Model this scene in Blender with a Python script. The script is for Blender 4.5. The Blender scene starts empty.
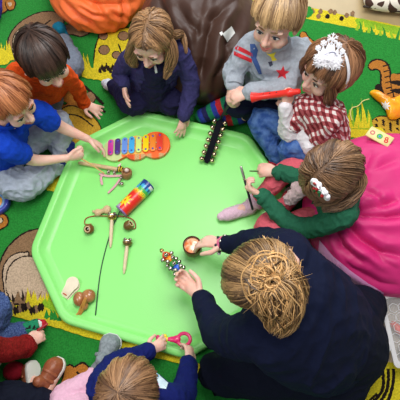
import bpy, bmesh, math, random
import numpy as np
from mathutils import Vector, Matrix, noise, Quaternion
from mathutils.bvhtree import BVHTree
random.seed(7)
SC = bpy.context.scene
COL = SC.collection
V = Vector
# ------------------------------------------------------------------ camera
FPX, HC = 520.0, 2.1
TILT, ROLL = math.radians(21.36), math.radians(-8.13)
X0 = V((1, 0, 0)); U0 = V((0, math.cos(TILT), math.sin(TILT))); F0 = V((0, math.sin(TILT), -math.cos(TILT)))
CR = X0 * math.cos(ROLL) + U0 * math.sin(ROLL)
CU = U0 * math.cos(ROLL) - X0 * math.sin(ROLL)
CAMP = V((0, 0, HC))
cam = bpy.data.cameras.new('camera'); camo = bpy.data.objects.new('camera', cam); COL.objects.link(camo)
cam.sensor_width = 36; cam.lens = FPX / 400 * 36; cam.clip_start = .05
m = Matrix.Identity(4)
for i in range(3):
    m[i][0] = CR[i]; m[i][1] = CU[i]; m[i][2] = -F0[i]; m[i][3] = CAMP[i]
camo.matrix_world = m
SC.camera = camo
def ray(px, py):
    return (CR * ((px - 200) / FPX) + CU * (-(py - 200) / FPX) + F0)
def P(px, py, z=0.0):
    """photograph position + height above the floor -> point in the room"""
    d = ray(px, py)
    return CAMP + d * ((z - HC) / d.z)
# ------------------------------------------------------------------ materials
def lin(c):
    r = []
    for x in c[:3]:
        x = x / 255
        r.append(x / 12.92 if x <= .04045 else ((x + .055) / 1.055) ** 2.4)
    return (r[0], r[1], r[2], 1)
MATS = {}
def mat(name, col, rough=.6, spec=.4, mottle=0.0, mscale=40, bump=0.0, bscale=300, col2=None, metal=0, sheen=0, trans=0, sss=0, coat=0, stretch=None, alpha=1):
    if name in MATS: return MATS[name]
    M = bpy.data.materials.new(name); M.use_nodes = True
    nt = M.node_tree; b = nt.nodes['Principled BSDF']
    b.inputs['Base Color'].default_value = lin(col)
    b.inputs['Roughness'].default_value = rough
    b.inputs['Specular IOR Level'].default_value = spec
    b.inputs['Metallic'].default_value = metal
    if sheen: b.inputs['Sheen Weight'].default_value = sheen
    if trans: b.inputs['Transmission Weight'].default_value = trans
    if coat: b.inputs['Coat Weight'].default_value = coat
    if alpha < 1: b.inputs['Alpha'].default_value = alpha
    if sss:
        b.inputs['Subsurface Weight'].default_value = sss
        b.inputs['Subsurface Radius'].default_value = (1, .35, .2)
        b.inputs['Subsurface Scale'].default_value = .006
    tc = nt.nodes.new('ShaderNodeTexCoord'); mp = nt.nodes.new('ShaderNodeMapping')
    nt.links.new(tc.outputs['Object'], mp.inputs[0])
    if stretch: mp.inputs['Scale'].default_value = stretch
    n = nt.nodes.new('ShaderNodeTexNoise'); n.inputs['Scale'].default_value = mscale; n.inputs['Detail'].default_value = 4
    nt.links.new(mp.outputs[0], n.inputs['Vector'])
    if mottle or col2:
        mx = nt.nodes.new('ShaderNodeMix'); mx.data_type = 'RGBA'
        c1 = lin(col)
        c2 = lin(col2) if col2 else tuple(max(0, v * (1 - mottle)) for v in c1[:3]) + (1,)
        mx.inputs[6].default_value = c1; mx.inputs[7].default_value = c2
        rmp = nt.nodes.new('ShaderNodeMapRange'); rmp.inputs[1].default_value = .38; rmp.inputs[2].default_value = .62
        nt.links.new(n.outputs[0], rmp.inputs[0]); nt.links.new(rmp.outputs[0], mx.inputs[0])
        nt.links.new(mx.outputs[2], b.inputs['Base Color'])
    if bump:
        n2 = nt.nodes.new('ShaderNodeTexNoise'); n2.inputs['Scale'].default_value = bscale; n2.inputs['Detail'].default_value = 3
        nt.links.new(mp.outputs[0], n2.inputs['Vector'])
        bp = nt.nodes.new('ShaderNodeBump'); bp.inputs['Strength'].default_value = bump; bp.inputs['Distance'].default_value = .004
        nt.links.new(n2.outputs[0], bp.inputs['Height']); nt.links.new(bp.outputs[0], b.inputs['Normal'])
    MATS[name] = M
    return M
def fabric(name, col, **k):
    a = dict(rough=.85, spec=.15, mottle=.18, mscale=120, bump=.35, bscale=450); a.update(k)
    return mat(name, col, **a)
def nylon(name, col, **k):
    a = dict(rough=.48, spec=.35, mottle=.08, mscale=6, bump=.25, bscale=28); a.update(k)
    return mat(name, col, **a)
def plastic(name, col, **k):
    a = dict(rough=.3, spec=.5); a.update(k)
    return mat(name, col, **a)
def hairmat(name, c1, c2):
    if name in MATS: return MATS[name]
    M = bpy.data.materials.new(name); M.use_nodes = True; nt = M.node_tree; b = nt.nodes['Principled BSDF']
    at = nt.nodes.new('ShaderNodeAttribute'); at.attribute_name = 'tint'
    mx = nt.nodes.new('ShaderNodeMix'); mx.data_type = 'RGBA'
    mx.inputs[6].default_value = lin(c1); mx.inputs[7].default_value = lin(c2)
    nt.links.new(at.outputs['Fac'], mx.inputs[0]); nt.links.new(mx.outputs[2], b.inputs['Base Color'])
    b.inputs['Roughness'].default_value = .42; b.inputs['Specular IOR Level'].default_value = .45
    MATS[name] = M
    return M
# ------------------------------------------------------------------ geometry
def orth(a, b):
    """b made orthogonal to unit a"""
    c = b - a * a.dot(b)
    if c.length < 1e-6:
        c = a.orthogonal()
    return c.normalized()
def frame(fwd, up):
    """matrix columns: right, forward, up"""
    f = fwd.normalized(); u = orth(f, up); r = f.cross(u)
    return Matrix(((r.x, f.x, u.x), (r.y, f.y, u.y), (r.z, f.z, u.z)))
def catmull(pts, radii, n):
    if len(pts) < 3 or n <= 1: return list(pts), list(radii)
    op, orr = [], []
    q = [pts[0] * 2 - pts[1]] + list(pts) + [pts[-1] * 2 - pts[-2]]
    for i in range(len(pts) - 1):
        p0, p1, p2, p3 = q[i:i + 4]
        for k in range(n):
            t = k / n
            op.append(.5 * ((2 * p1) + (p2 - p0) * t + (2 * p0 - 5 * p1 + 4 * p2 - p3) * t * t + (3 * p1 - p0 - 3 * p2 + p3) * t ** 3))
            s = t * t * (3 - 2 * t)
            orr.append(radii[i] * (1 - s) + radii[i + 1] * s)
    op.append(pts[-1]); orr.append(radii[-1])
    return op, orr
class Geo:
    def __init__(s): s.v = []; s.f = []; s.m = []; s.t = []; s.tint = .5
    def add(s, vs, fs, mi=0):
        o = len(s.v); s.v += [V(v) for v in vs]; s.t += [s.tint] * len(vs)
        for i, f in enumerate(fs):
            s.f.append([o + k for k in f]); s.m.append(mi if isinstance(mi, int) else mi[i])
    def tube(s, pts, rad, seg=12, n=4, mi=0, wide=None, cap=2):
        pts = [V(p) for p in pts]
        if not isinstance(rad, (list, tuple)): rad = [rad] * len(pts)
        pts, rad = catmull(pts, list(rad), n)
        # round ends
        if cap:
            d0 = (pts[0] - pts[1]).normalized(); d1 = (pts[-1] - pts[-2]).normalized()
            pre, prr, po, por = [], [], [], []
            for k in range(cap, 0, -1):
                a = math.pi / 2 * k / (cap + .35)
                pre.append(pts[0] + d0 * rad[0] * math.sin(a)); prr.append(rad[0] * math.cos(a))
            for k in range(1, cap + 1):
                a = math.pi / 2 * k / (cap + .35)
                po.append(pts[-1] + d1 * rad[-1] * math.sin(a)); por.append(rad[-1] * math.cos(a))
            pts = pre + pts + po; rad = prr + rad + por
        vs, fs = [], []
        t = (pts[1] - pts[0]).normalized(); x = t.orthogonal().normalized()
        for i, p in enumerate(pts):
            if i < len(pts) - 1: tt = (pts[i + 1] - p)
            else: tt = p - pts[i - 1]
            if 0 < i < len(pts) - 1: tt = (pts[i + 1] - pts[i - 1])
            if tt.length > 1e-9: tt.normalize()
            else: tt = t
            x = orth(tt, x); y = tt.cross(x); t = tt
            for k in range(seg):
                a = 2 * math.pi * k / seg
                o = (x * math.cos(a) + y * math.sin(a)) * rad[i]
                if wide:
                    w, fac = wide
                    o = o + w * (o.dot(w) * (fac - 1))
                vs.append(p + o)
        N = len(pts)
        for i in range(N - 1):
            for k in range(seg):
                a = i * seg + k; b = i * seg + (k + 1) % seg
                fs.append((a, b, b + seg, a + seg))
        fs.append(tuple(range(seg - 1, -1, -1))); fs.append(tuple((N - 1) * seg + k for k in range(seg)))
        s.add(vs, fs, mi)
    def ell(s, c, r, R=None, mi=0, nu=20, nv=12, fn=None):
        if not isinstance(r, (list, tuple, Vector)): r = (r, r, r)
        R = R or Matrix.Identity(3); c = V(c)
        vs = []
        for j in range(1, nv):
            th = math.pi * j / nv
            for i in range(nu):
                ph = 2 * math.pi * i / nu
                d = V((math.sin(th) * math.cos(ph), math.sin(th) * math.sin(ph), math.cos(th)))
                k = fn(d) if fn else 1
                vs.append(c + R @ V((d.x * r[0] * k, d.y * r[1] * k, d.z * r[2] * k)))
        top = len(vs); vs.append(c + R @ V((0, 0, r[2] * (fn(V((0, 0, 1))) if fn else 1)))); vs.append(c - R @ V((0, 0, r[2] * (fn(V((0, 0, -1))) if fn else 1))))
        fs = []
        for j in range(nv - 2):
            for i in range(nu):
                a = j * nu + i; b = j * nu + (i + 1) % nu
                fs.append((a, a + nu, b + nu, b))
        for i in range(nu):
            fs.append((top, i, (i + 1) % nu)); a = (nv - 2) * nu
            fs.append((top + 1, a + (i + 1) % nu, a + i))
        s.add(vs, fs, mi)
    def rings(s, rs, mi=0, close_in=True, close_out=True):
        """rs: list of equal-length vertex loops"""
        n = len(rs[0]); vs = [v for r in rs for v in r]; fs = []; ms = []
        for j in range(len(rs) - 1):
            for i in range(n):
                a = j * n + i; b = j * n + (i + 1) % n
                fs.append((a, b, b + n, a + n)); ms.append(mi if isinstance(mi, int) else mi[j])
        if close_out: fs.append(tuple(range(n - 1, -1, -1))); ms.append(mi if isinstance(mi, int) else mi[0])
        if close_in: fs.append(tuple((len(rs) - 1) * n + k for k in range(n))); ms.append(mi if isinstance(mi, int) else mi[-1])
        s.add(vs, fs, ms)
    def prism(s, out, h, c=None, R=None, bev=.0008, mi=0):
        """outline (x, y) list counter-clockwise, thickness h from z=0, bevelled top and bottom edge"""
        c = V(c) if c is not None else V((0, 0, 0)); R = R or Matrix.Identity(3)
        cx = sum(p[0] for p in out) / len(out); cy = sum(p[1] for p in out) / len(out)
        size = max(max(abs(p[0] - cx), abs(p[1] - cy)) for p in out); k = 1 - bev / max(size, 1e-6)
        def ring(sc, z): return [c + R @ V((cx + (p[0] - cx) * sc, cy + (p[1] - cy) * sc, z)) for p in out]
        s.rings([ring(k, 0), ring(1, bev), ring(1, h - bev), ring(k, h)], mi)
    def lathe(s, prof, c, R=None, seg=24, mi=0, cap=True):
        R = R or Matrix.Identity(3); c = V(c)
        rs = [[c + R @ V((r * math.cos(2 * math.pi * k / seg), r * math.sin(2 * math.pi * k / seg), z)) for k in range(seg)] for r, z in prof]
        s.rings(rs if cap else rs + [rs[0]], mi, cap, cap)
    def box(s, c, size, R=None, bev=.002, mi=0):
        x, y, z = [a / 2 for a in size]; b = min(bev, x, y)
        o = [(-x + b, -y), (x - b, -y), (x, -y + b), (x, y - b), (x - b, y), (-x + b, y), (-x, y - b), (-x, -y + b)]
        R = R or Matrix.Identity(3)
        s.prism(o, size[2], V(c) - R @ V((0, 0, z)), R, min(bev, z * .9), mi)
def wloc(o):
    p = V((0, 0, 0))
    while o: p += o.location; o = o.parent
    return p
def applied(me, mods):
    o = bpy.data.objects.new('tmp', me); COL.objects.link(o)
    for kind, kw in mods:
        md = o.modifiers.new('m', kind)
        for k, v in kw.items(): setattr(md, k, v)
    dg = bpy.context.evaluated_depsgraph_get()
    r = bpy.data.meshes.new_from_object(o.evaluated_get(dg))
    bpy.data.objects.remove(o)
    return r
def build(name, g, mats, parent=None, vox=None, sm=4, disp=None, matfn=None, smooth=True, loc=None):
    """mesh in room coordinates -> ONE object (origin at its base, or inside its parent)"""
    if not isinstance(mats, (list, tuple)): mats = [mats]
    me = bpy.data.meshes.new(name)
    me.from_pydata([tuple(v) for v in g.v], [], g.f); me.update()
    if vox:
        mods = [('REMESH', dict(mode='VOXEL', voxel_size=vox, adaptivity=0.0))]
        if sm: mods.append(('SMOOTH', dict(factor=.5, iterations=sm)))
        me = applied(me, mods); me.name = name
    else:
        me.polygons.foreach_set('material_index', g.m)
        at = me.attributes.new('tint', 'FLOAT', 'POINT'); at.data.foreach_set('value', g.t)
    if disp:
        ns = [v.normal.copy() for v in me.vertices]
        for v, nn in zip(me.vertices, ns): v.co = v.co + nn * disp(v.co)
    for mm in mats: me.materials.append(mm)
    if matfn:
        for p in me.polygons: p.material_index = matfn(p.center)
    if smooth:
        me.polygons.foreach_set('use_smooth', [True] * len(me.polygons))
        if not vox: me.set_sharp_from_angle(angle=math.radians(50))
    if parent is not None: off = wloc(parent)
    elif loc is not None: off = V(loc)
    else:
        xs = [v.co for v in me.vertices]; mn = V((min(c[i] for c in xs) for i in range(3))); mx = V((max(c[i] for c in xs) for i in range(3)))
        off = V(((mn.x + mx.x) / 2, (mn.y + mx.y) / 2, mn.z))
    me.transform(Matrix.Translation(-off)); me.update()
    o = bpy.data.objects.new(name, me); COL.objects.link(o)
    if parent is not None: o.parent = parent
    else: o.location = off
    return o
def tag(o, label, cat, group=None, kind=None):
    o['label'] = label
    if cat: o['category'] = cat
    if group: o['group'] = group
    if kind: o['kind'] = kind
    return o
def thing(name, loc, label, cat, group=None):
    o = bpy.data.objects.new(name, None); COL.objects.link(o); o.location = loc; o.empty_display_size = .05
    return tag(o, label, cat, group)
def bvh_of(o):
    off = wloc(o)
    return BVHTree.FromPolygons([v.co + off for v in o.data.vertices], [tuple(p.vertices) for p in o.data.polygons])
def hit(bv, px, py, z=None):
    r = bv.ray_cast(CAMP, ray(px, py).normalized())
    if r[0] is None and z is not None: r = bv.find_nearest(P(px, py, z))
    return (r[0], r[1]) if r[0] is not None else (None, None)
def patch(name, outline, target, mt, parent, off=.0012, rings=5, label=None):
    """a print or sewn piece that lies on a curved surface: outline traced, laid onto the surface itself"""
    bv = bvh_of(target) if not isinstance(target, BVHTree) else target
    cx = sum(p[0] for p in outline) / len(outline); cy = sum(p[1] for p in outline) / len(outline)
    dense = []
    for i in range(len(outline)):
        a = outline[i]; b = outline[(i + 1) % len(outline)]
        k = max(1, int(math.hypot(b[0] - a[0], b[1] - a[1]) / 1.2))
        for j in range(k): dense.append((a[0] + (b[0] - a[0]) * j / k, a[1] + (b[1] - a[1]) * j / k))
    n = len(dense); vs = []; h0, n0 = hit(bv, cx, cy)
    if h0 is None: return None
    vs.append(h0 + n0 * off)
    for r in range(1, rings + 1):
        for p in dense:
            q, nn = hit(bv, cx + (p[0] - cx) * r / rings, cy + (p[1] - cy) * r / rings)
            if q is None: q, nn = vs[-1] - n0 * off, n0
            vs.append(q + nn * off)
    fs = [(0, 1 + (i + 1) % n, 1 + i) for i in range(n)]
    for r in range(rings - 1):
        for i in range(n):
            a = 1 + r * n + i; b = 1 + r * n + (i + 1) % n
            fs.append((a, b, b + n, a + n))
    g = Geo(); g.add(vs, fs)
    o = build(name, g, mt, parent)
    if label: o['label'] = label
    return o
def fbm(p, sc, seed=0):
    return noise.fractal(V((p.x * sc + seed, p.y * sc - seed, p.z * sc)), 1.0, 2.0, 3)
def folds(amp=.004, sc=14, dirv=None, seed=0, creases=()):
    """cloth folds: ridged noise, stretched along dirv, plus explicit creases (polyline, depth, width)"""
    cl = []
    for pts, dep, wid in creases: cl.append(([V(p) for p in pts], dep, wid))
    def f(c):
        q = c
        if dirv is not None: q = c - dirv * (c.dot(dirv) * .65)
        n1 = noise.noise(V((q.x * sc + seed, q.y * sc, q.z * sc + seed)))
        n2 = noise.noise(V((q.x * sc * 2.3, q.y * sc * 2.3 + seed, q.z * sc * 2.3)))
        h = amp * 2.2 * (max(0, 1 - 2.2 * abs(n1)) ** 2 - .5) * (.5 + noise.noise(q * (sc * .5)) * .9) + amp * .6 * (1 - 2.5 * abs(n2)) - amp * .4
        for pts, dep, wid in cl:
            best = 1e9; bt = 0; m = len(pts) - 1
            for i in range(m):
                a = pts[i]; ab = pts[i + 1] - a; t = max(0, min(1, (c - a).dot(ab) / max(ab.length_squared, 1e-9)))
                d = (c - (a + ab * t)).length
                if d < best: best = d; bt = (i + t) / m
            if best < wid * 7:
                x = best / wid; tap = math.sin(math.pi * min(max(bt, .0), 1)) ** .6 if 0 < bt < 1 else 0
                h += tap * (-dep * math.exp(-x) + dep * .45 * math.exp(-((x - 3) / 1.6) ** 2))
        return h
    return f
# ------------------------------------------------------------------ hand, head, person
def hand(g, w, tip, pn, side, L=.115, r=.0062, curl=(.3, .3, .3, .3), spread=.12, thumb=.5, tc=.4):
    """palm with four unequal fingers and a thumb. pn: where the palm faces; side +1/-1: thumb side"""
    d = (tip - w).normalized(); n = orth(d, pn); s = d.cross(n) * side
    k0 = w + d * L * .48
    g.tube([w - d * L * .12, w, w + d * L * .28, w + d * L * .47], [r * 2.6, r * 2.5, r * 3.1, r * 2.9], seg=14, wide=(n, .62))
    offs = [1.45, .5, -.47, -1.38]; lens = [.45, .5, .46, .36]
    for i in range(4):
        b = w + d * L * (.46 - .02 * abs(i - 1.2)) + s * offs[i] * r * 1.75
        g.tube([w + d * L * .05 + s * offs[i] * r * .9, b], [r * 1.2, r * 1.15], seg=8)
        a = spread * (1.5 - i); dd = (d * math.cos(a) + s * math.sin(a)).normalized(); ax = dd.cross(n).normalized()
        p = b; pts = [p]; ang = 0
        for j, fr in enumerate((.44, .31, .25)):
            ang += curl[i] * (1.0 if j else .7)
            q = Quaternion(ax, ang) @ dd
            if q.dot(n) * math.sin(ang) < 0: q = Quaternion(ax, -ang) @ dd
            p = p + q * L * lens[i] * fr; pts.append(p)
        g.tube(pts, [r * 1.08, r, r * .92, r * .8], seg=10, n=3)
    b = w + d * L * .12 + s * r * 1.9
    t1 = (d * (1 - thumb * .5) + s * thumb * 1.1 + n * tc * .5).normalized(); t2 = (d + s * thumb * .3 + n * tc * .7).normalized()
    p1 = b + t1 * L * .2; p2 = p1 + t2 * L * .16; p3 = p2 + (t2 * .9 + n * tc * .4 - s * .1).normalized() * L * .12
    g.tube([w + d * L * .02 + s * r * .8, b, p1, p2, p3], [r * 1.3, r * 1.6, r * 1.25, r * 1.1, r * .9], seg=10, n=3)
SKIN = lambda: mat('skin', (240, 198, 178), rough=.5, spec=.35, mottle=.12, mscale=25, col2=(236, 184, 164), sss=.12)
def head_geo(g, c, R, s):
    L = lambda x, y, z: c + R @ (V((x, y, z)) * s)
    g.ell(L(0, -.006, .03), tuple(a * s for a in (.074, .092, .08)), R, nu=28, nv=18)
    g.ell(L(0, .026, -.03), tuple(a * s for a in (.058, .06, .066)), R)
    g.ell(L(0, .052, -.078), .026 * s, R)
    for k in (-1, 1):
        g.ell(L(.034 * k, .054, -.038), .027 * s, R)
        g.ell(L(.074 * k, -.004, -.012), tuple(a * s for a in (.01, .02, .028)), R)
        g.ell(L(.03 * k, .074, .022), tuple(a * s for a in (.024, .014, .008)), R)
    g.tube([L(0, .082, .005), L(0, .092, -.014), L(0, .1, -.028)], [.007 * s, .009 * s, .0125 * s], seg=10)
    for k in (-1, 1): g.ell(L(.011 * k, .09, -.031), .008 * s, R)
    g.ell(L(0, .082, -.058), tuple(a * s for a in (.02, .012, .011)), R)
def face_parts(root, c, R, s, iris=(70, 60, 50), brow=(110, 80, 55), smile=.004, openm=0):
    L = lambda x, y, z: c + R @ (V((x, y, z)) * s)
    for k in (-1, 1):
        g = Geo()
        g.ell(L(.03 * k, .079, -.002), tuple(a * s for a in (.0135, .006, .0085)), R, mi=0)
        g.ell(L(.029 * k, .0835, -.002), tuple(a * s for a in (.0068, .0028, .0068)), R, mi=1)
        g.ell(L(.029 * k, .0855, -.002), tuple(a * s for a in (.003, .0014, .003)), R, mi=2)
        g.tube([L(.017 * k, .083, .0), L(.03 * k, .086, .0085), L(.044 * k, .078, .001)], .0017 * s, seg=6, mi=2)
        build('eye', g, [mat('eye_white', (225, 220, 215), rough=.2), mat('iris_%d' % iris[0], iris, rough=.15), mat('lash', (35, 25, 20), rough=.5)], root)
        g = Geo(); g.tube([L(.014 * k, .087, .02), L(.03 * k, .087, .026), L(.047 * k, .074, .021)], [.0022 * s, .003 * s, .0016 * s], seg=6)
        build('eyebrow', g, mat('brow_%d' % brow[0], brow, rough=.8), root)
    g = Geo()
    z = -.057
    g.tube([L(-.022, .083, z + smile), L(-.01, .0935, z + .003), L(0, .0955, z + .001), L(.01, .0935, z + .003), L(.022, .083, z + smile)], [.0018 * s, .0035 * s, .003 * s, .0035 * s, .0018 * s], seg=8)
    g.tube([L(-.02, .083, z + smile - .002), L(0, .095, z - .006), L(.02, .083, z + smile - .002)], [.0018 * s, .0045 * s, .0018 * s], seg=8)
    build('lips', g, mat('lips', (205, 120, 110), rough=.4), root)
def hdir(az, el):
    a, e = math.radians(az), math.radians(el)
    return V((math.sin(a) * math.cos(e), math.cos(a) * math.cos(e), math.sin(e)))
def hair_cap(g, c, R, s, hem, crown=(180, 68), n=700, thick=.0032, vol=1.06, wave=.02, azr=(-180, 180), seed=1, flow=None, rad=(.083, .102, .092), t0max=.75):
    rnd = random.Random(seed); ctr = V((0, -.008, .028)); rad = V(rad)
    cd = hdir(*crown)
    def pt(d, k): return c + R @ ((ctr + V((d.x * rad.x, d.y * rad.y, d.z * rad.z)) * k) * s)
    def slerp(a, b, t):
        w = a.angle(b)
        if w < 1e-4: return a.copy()
        return (a * math.sin((1 - t) * w) + b * math.sin(t * w)) / math.sin(w)
    # under cap
    na, ne = 60, 14; vs = []; g.tint = .35
    for j in range(ne + 1):
        for i in range(na):
            az = -180 + 360 * i / na; e = hdir(az, hem(az) + 1)
            vs.append(pt(slerp(cd, e, max(j / ne, .001)), .995))
    fs = [(j * na + i, (j + 1) * na + i, (j + 1) * na + (i + 1) % na, j * na + (i + 1) % na) for j in range(ne) for i in range(na)]
    g.add(vs, fs)
    for i in range(int(n * 2.3)):
        az = rnd.uniform(*azr); e = hdir(az, hem(az) + rnd.uniform(-13, 4))
        start = cd
        if flow: start = flow(az, rnd)
        t0 = rnd.random() ** 1.3 * t0max; k0 = 1 + (vol - 1) * rnd.random(); ph = rnd.uniform(0, 6.28); sw = rnd.gauss(0, wave)
        k0 += (vol - 1) * .55 * math.sin(az * .21 + seed) + (vol - 1) * .3 * math.sin(az * .47 + 2 * seed)
        pts = []
        side = start.cross(e); side = side.normalized() if side.length > 1e-4 else V((1, 0, 0))
        for q in range(8):
            t = t0 + (1 - t0) * q / 7
            d = slerp(start, e, t) + side * (sw * math.sin(ph + 3.5 * t))
            d.normalize()
            pts.append(pt(d, k0 - (.012 if q == 0 else 0) + .012 * math.sin(ph + 2 * q)))
        g.tint = max(0, min(1, .5 + .42 * math.sin(az * .13 + 2.2 * math.sin(az * .05 + seed)) * .7 + rnd.gauss(0, .22)))
        r = thick * .62 * s * rnd.uniform(.7, 1.3)
        g.tube(pts, [r * .6, r, r * 1.1, r * 1.1, r * 1.1, r, r * .8, r * .25], seg=4, n=1, cap=0)
def strands(g, path, n, spread, r=.0018, seed=1, prof=None, wav=.3):
    """a bunch of loose strands along a path"""
    rnd = random.Random(seed); path = [V(p) for p in path]
    r *= .72
    for i in range(int(n * 1.7)):
        a = rnd.uniform(0, 6.28); q = math.sqrt(rnd.random()); pts = []
        for k, p in enumerate(path):
            sp = spread * (prof[k] if prof else 1)
            t = (path[min(k + 1, len(path) - 1)] - path[max(k - 1, 0)]).normalized()
            x = orth(t, V((.3, .2, 1))); y = t.cross(x); a2 = a + k * rnd.uniform(-wav, wav)
            pts.append(p + (x * math.cos(a2) + y * math.sin(a2)) * sp * q)
        rr = r * rnd.uniform(.7, 1.3); g.tint = rnd.random()
        e = rnd.uniform(.8, 1.0)
        pts[-1] = pts[-2].lerp(pts[-1], e)
        g.tube(pts, [rr] * (len(pts) - 1) + [rr * .3], seg=5, n=3, cap=0)
def P3(t): return t if isinstance(t, Vector) else P(*t)
def chain(J, keys): return [J[k] for k in keys]
def person(label, J, k=1.0, hk=.9, fwd=V((0, 1, 0)), up=V((0, 0, 1)), hands=(), tors_w=1.3, wv=None, hgrp=None, barefoot=True, vox=.003, fr=.0062, hl=.115, lat=None):
    """the figure itself: one continuous body mesh"""
    J = {a: P3(b) for a, b in J.items()}
    base = V((J['pelvis'].x, J['pelvis'].y, 0))
    root = thing('person', base, label, 'person')
    R = frame(fwd, up)
    g = Geo(); head_geo(g, J['head'], R, hk)
    lat = (J['sR'] - J['sL']).normalized()
    nb = J['head'] + R @ V((0, -.02, -.05)) * hk
    g.tube([nb, J['neck'], J['chest']], [.038 * k * hk / .9, .036 * k, .05 * k], seg=14)
    g.tube([J['neck'], J['chest'], J['waist'], J['pelvis']], [.04 * k, .068 * k, .065 * k, .07 * k], seg=20, wide=(lat, tors_w))
    for a in 'LR':
        if 's' + a in J:
            g.tube([J['chest'].lerp(J['s' + a], .3), J['s' + a], J['e' + a], J['w' + a]], [.035 * k, .032 * k, .025 * k, .0165 * k], seg=14)
        if 'k' + a in J:
            hp = J['h' + a] if 'h' + a in J else J['pelvis'] + lat * (.05 * k if a == 'R' else -.05 * k)
            J['h' + a] = hp
            g.tube([hp, J['k' + a], J['a' + a]], [.055 * k, .04 * k, .025 * k], seg=14, n=5)
            if 'f' + a in J: g.tube([J['a' + a], J['a' + a].lerp(J['f' + a], .5), J['f' + a]], [.024 * k, .022 * k, .016 * k], seg=12)
    for a, kw in hands:
        kw = dict(kw); tip = P3(kw.pop('tip')); hand(g, J['w' + a], tip, V(kw.pop('pn')), kw.pop('side'), L=hl, r=fr, **kw)
    body = build('body', g, SKIN(), root, vox=vox, sm=3)
    def ln(a, b): return round((J[a] - J[b]).length, 3) if a in J and b in J else None
    print('BONES', label[:40], {'uaL': ln('sL', 'eL'), 'faL': ln('eL', 'wL'), 'uaR': ln('sR', 'eR'), 'faR': ln('eR', 'wR'), 'sh': ln('sL', 'sR'), 'tor': ln('neck', 'pelvis'), 'nk': ln('head', 'neck'),
          'thL': ln('hL', 'kL'), 'shL': ln('kL', 'aL'), 'thR': ln('hR', 'kR'), 'shR': ln('kR', 'aR'), 'h': round(J['head'].z, 2)})
    return root, J, R
def top_geo(J, k, sides='LR', end=1.0, r=(.046, .038, .03), tr=(.05, .082, .082, .085), tw=1.3, hem=None):
    g = Geo(); lat = (J['sR'] - J['sL']).normalized()
    g.tube([J['neck'].lerp(J['chest'], .25), J['chest'], J['waist'], hem or J['pelvis']], [x * k for x in tr], seg=24, wide=(lat, tw), n=5)
    for a in sides:
        s, e, w = J['s' + a], J['e' + a], J['w' + a]
        if end >= 1: pts = [J['chest'].lerp(s, .4), s, e, e.lerp(w, end - 1 if end > 1 else .0)] if end < 1.999 else [J['chest'].lerp(s, .4), s, e, w]
        else: pts = [J['chest'].lerp(s, .4), s, s.lerp(e, end)]
        rr = [r[0] * k, r[0] * k, r[1] * k, r[2] * k][:len(pts)]
        g.tube(pts, rr, seg=16, n=5)
    return g
def legs_geo(J, k, r=(.068, .056, .042), sides='LR', end=1.0):
    g = Geo(); lat = (J['sR'] - J['sL']).normalized()
    g.tube([J['waist'].lerp(J['pelvis'], .6), J['pelvis'], J['pelvis'] + (J['pelvis'] - J['waist']).normalized() * .02], [.08 * k, .088 * k, .07 * k], seg=20, wide=(lat, 1.25))
    for a in sides:
        if 'k' + a not in J: continue
        g.tube([J['h' + a], J['k' + a], J['k' + a].lerp(J['a' + a], end)], [r[0] * k, r[1] * k, r[2] * k], seg=16, n=6)
    return g
def cuff(root, name, p, d, r, mt, h=.012, th=.004):
    g = Geo(); d = d.normalized(); x = d.orthogonal().normalized(); y = d.cross(x); rs = []
    for rr, z in ((r - th, -h), (r + th * .3, -h * 1.1), (r + th, -h * .5), (r + th, h * .5), (r + th * .3, h), (r - th, h * .9)):
        rs.append([p + d * z + (x * math.cos(6.2832 * i / 20) + y * math.sin(6.2832 * i / 20)) * rr for i in range(20)])
    g.rings(rs, close_in=False, close_out=False)
    return build(name, g, mt, root)
# ================================================================== setting
g = Geo(); g.add([(-3, -2.5, 0), (3, -2.5, 0), (3, 4, 0), (-3, 4, 0), (-3, -2.5, -.05), (3, -2.5, -.05), (3, 4, -.05), (-3, 4, -.05)], [(0, 1, 2, 3), (7, 6, 5, 4), (0, 4, 5, 1), (1, 5, 6, 2), (2, 6, 7, 3), (3, 7, 4, 0)])
fl = build('floor', g, mat('floor_vinyl', (188, 165, 122), rough=.4, mottle=.1, mscale=8), smooth=False); tag(fl, 'beige vinyl floor beyond the play carpet', None, kind='structure')
# ---- play carpet: green base with woven-in figures, all one object
def tuft(name, col):
    return mat(name, col, rough=.95, spec=.05, mottle=.3, mscale=160, bump=.8, bscale=380, sheen=.1)
CM = [tuft('carpet_green', (44, 144, 56)), tuft('carpet_yellow', (228, 208, 44)), tuft('carpet_brown', (150, 116, 84)), tuft('carpet_beige', (205, 178, 150)),
      tuft('carpet_gold', (204, 160, 52)), tuft('carpet_black', (38, 28, 24)), tuft('carpet_orange', (192, 122, 48)), tuft('carpet_lime', (150, 195, 45)), tuft('carpet_cream', (222, 196, 160))]
G_, Y_, B_, BE, GO, K_, OR, LI, CRM = range(9)
cg = Geo()
zc = [.012]
A0, A1 = P(300, 7, 0), P(400, 29, 0); du = (A1 - A0).normalized(); dn = V((-du.y, du.x, 0))
def cp(a, b, z=.012): q = A0 + du * a + dn * b; return V((q.x, q.y, z))
cs = [cp(-2.2, 0), cp(1.1, 0), cp(1.1, -2.6), cp(-2.2, -2.6)]
cg.add(cs + [V((q.x, q.y, .001)) for q in cs], [(3, 2, 1, 0), (0, 1, 5, 4), (1, 2, 6, 5), (2, 3, 7, 6), (3, 0, 4, 7)], G_)
rc = random.Random(3)
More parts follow.
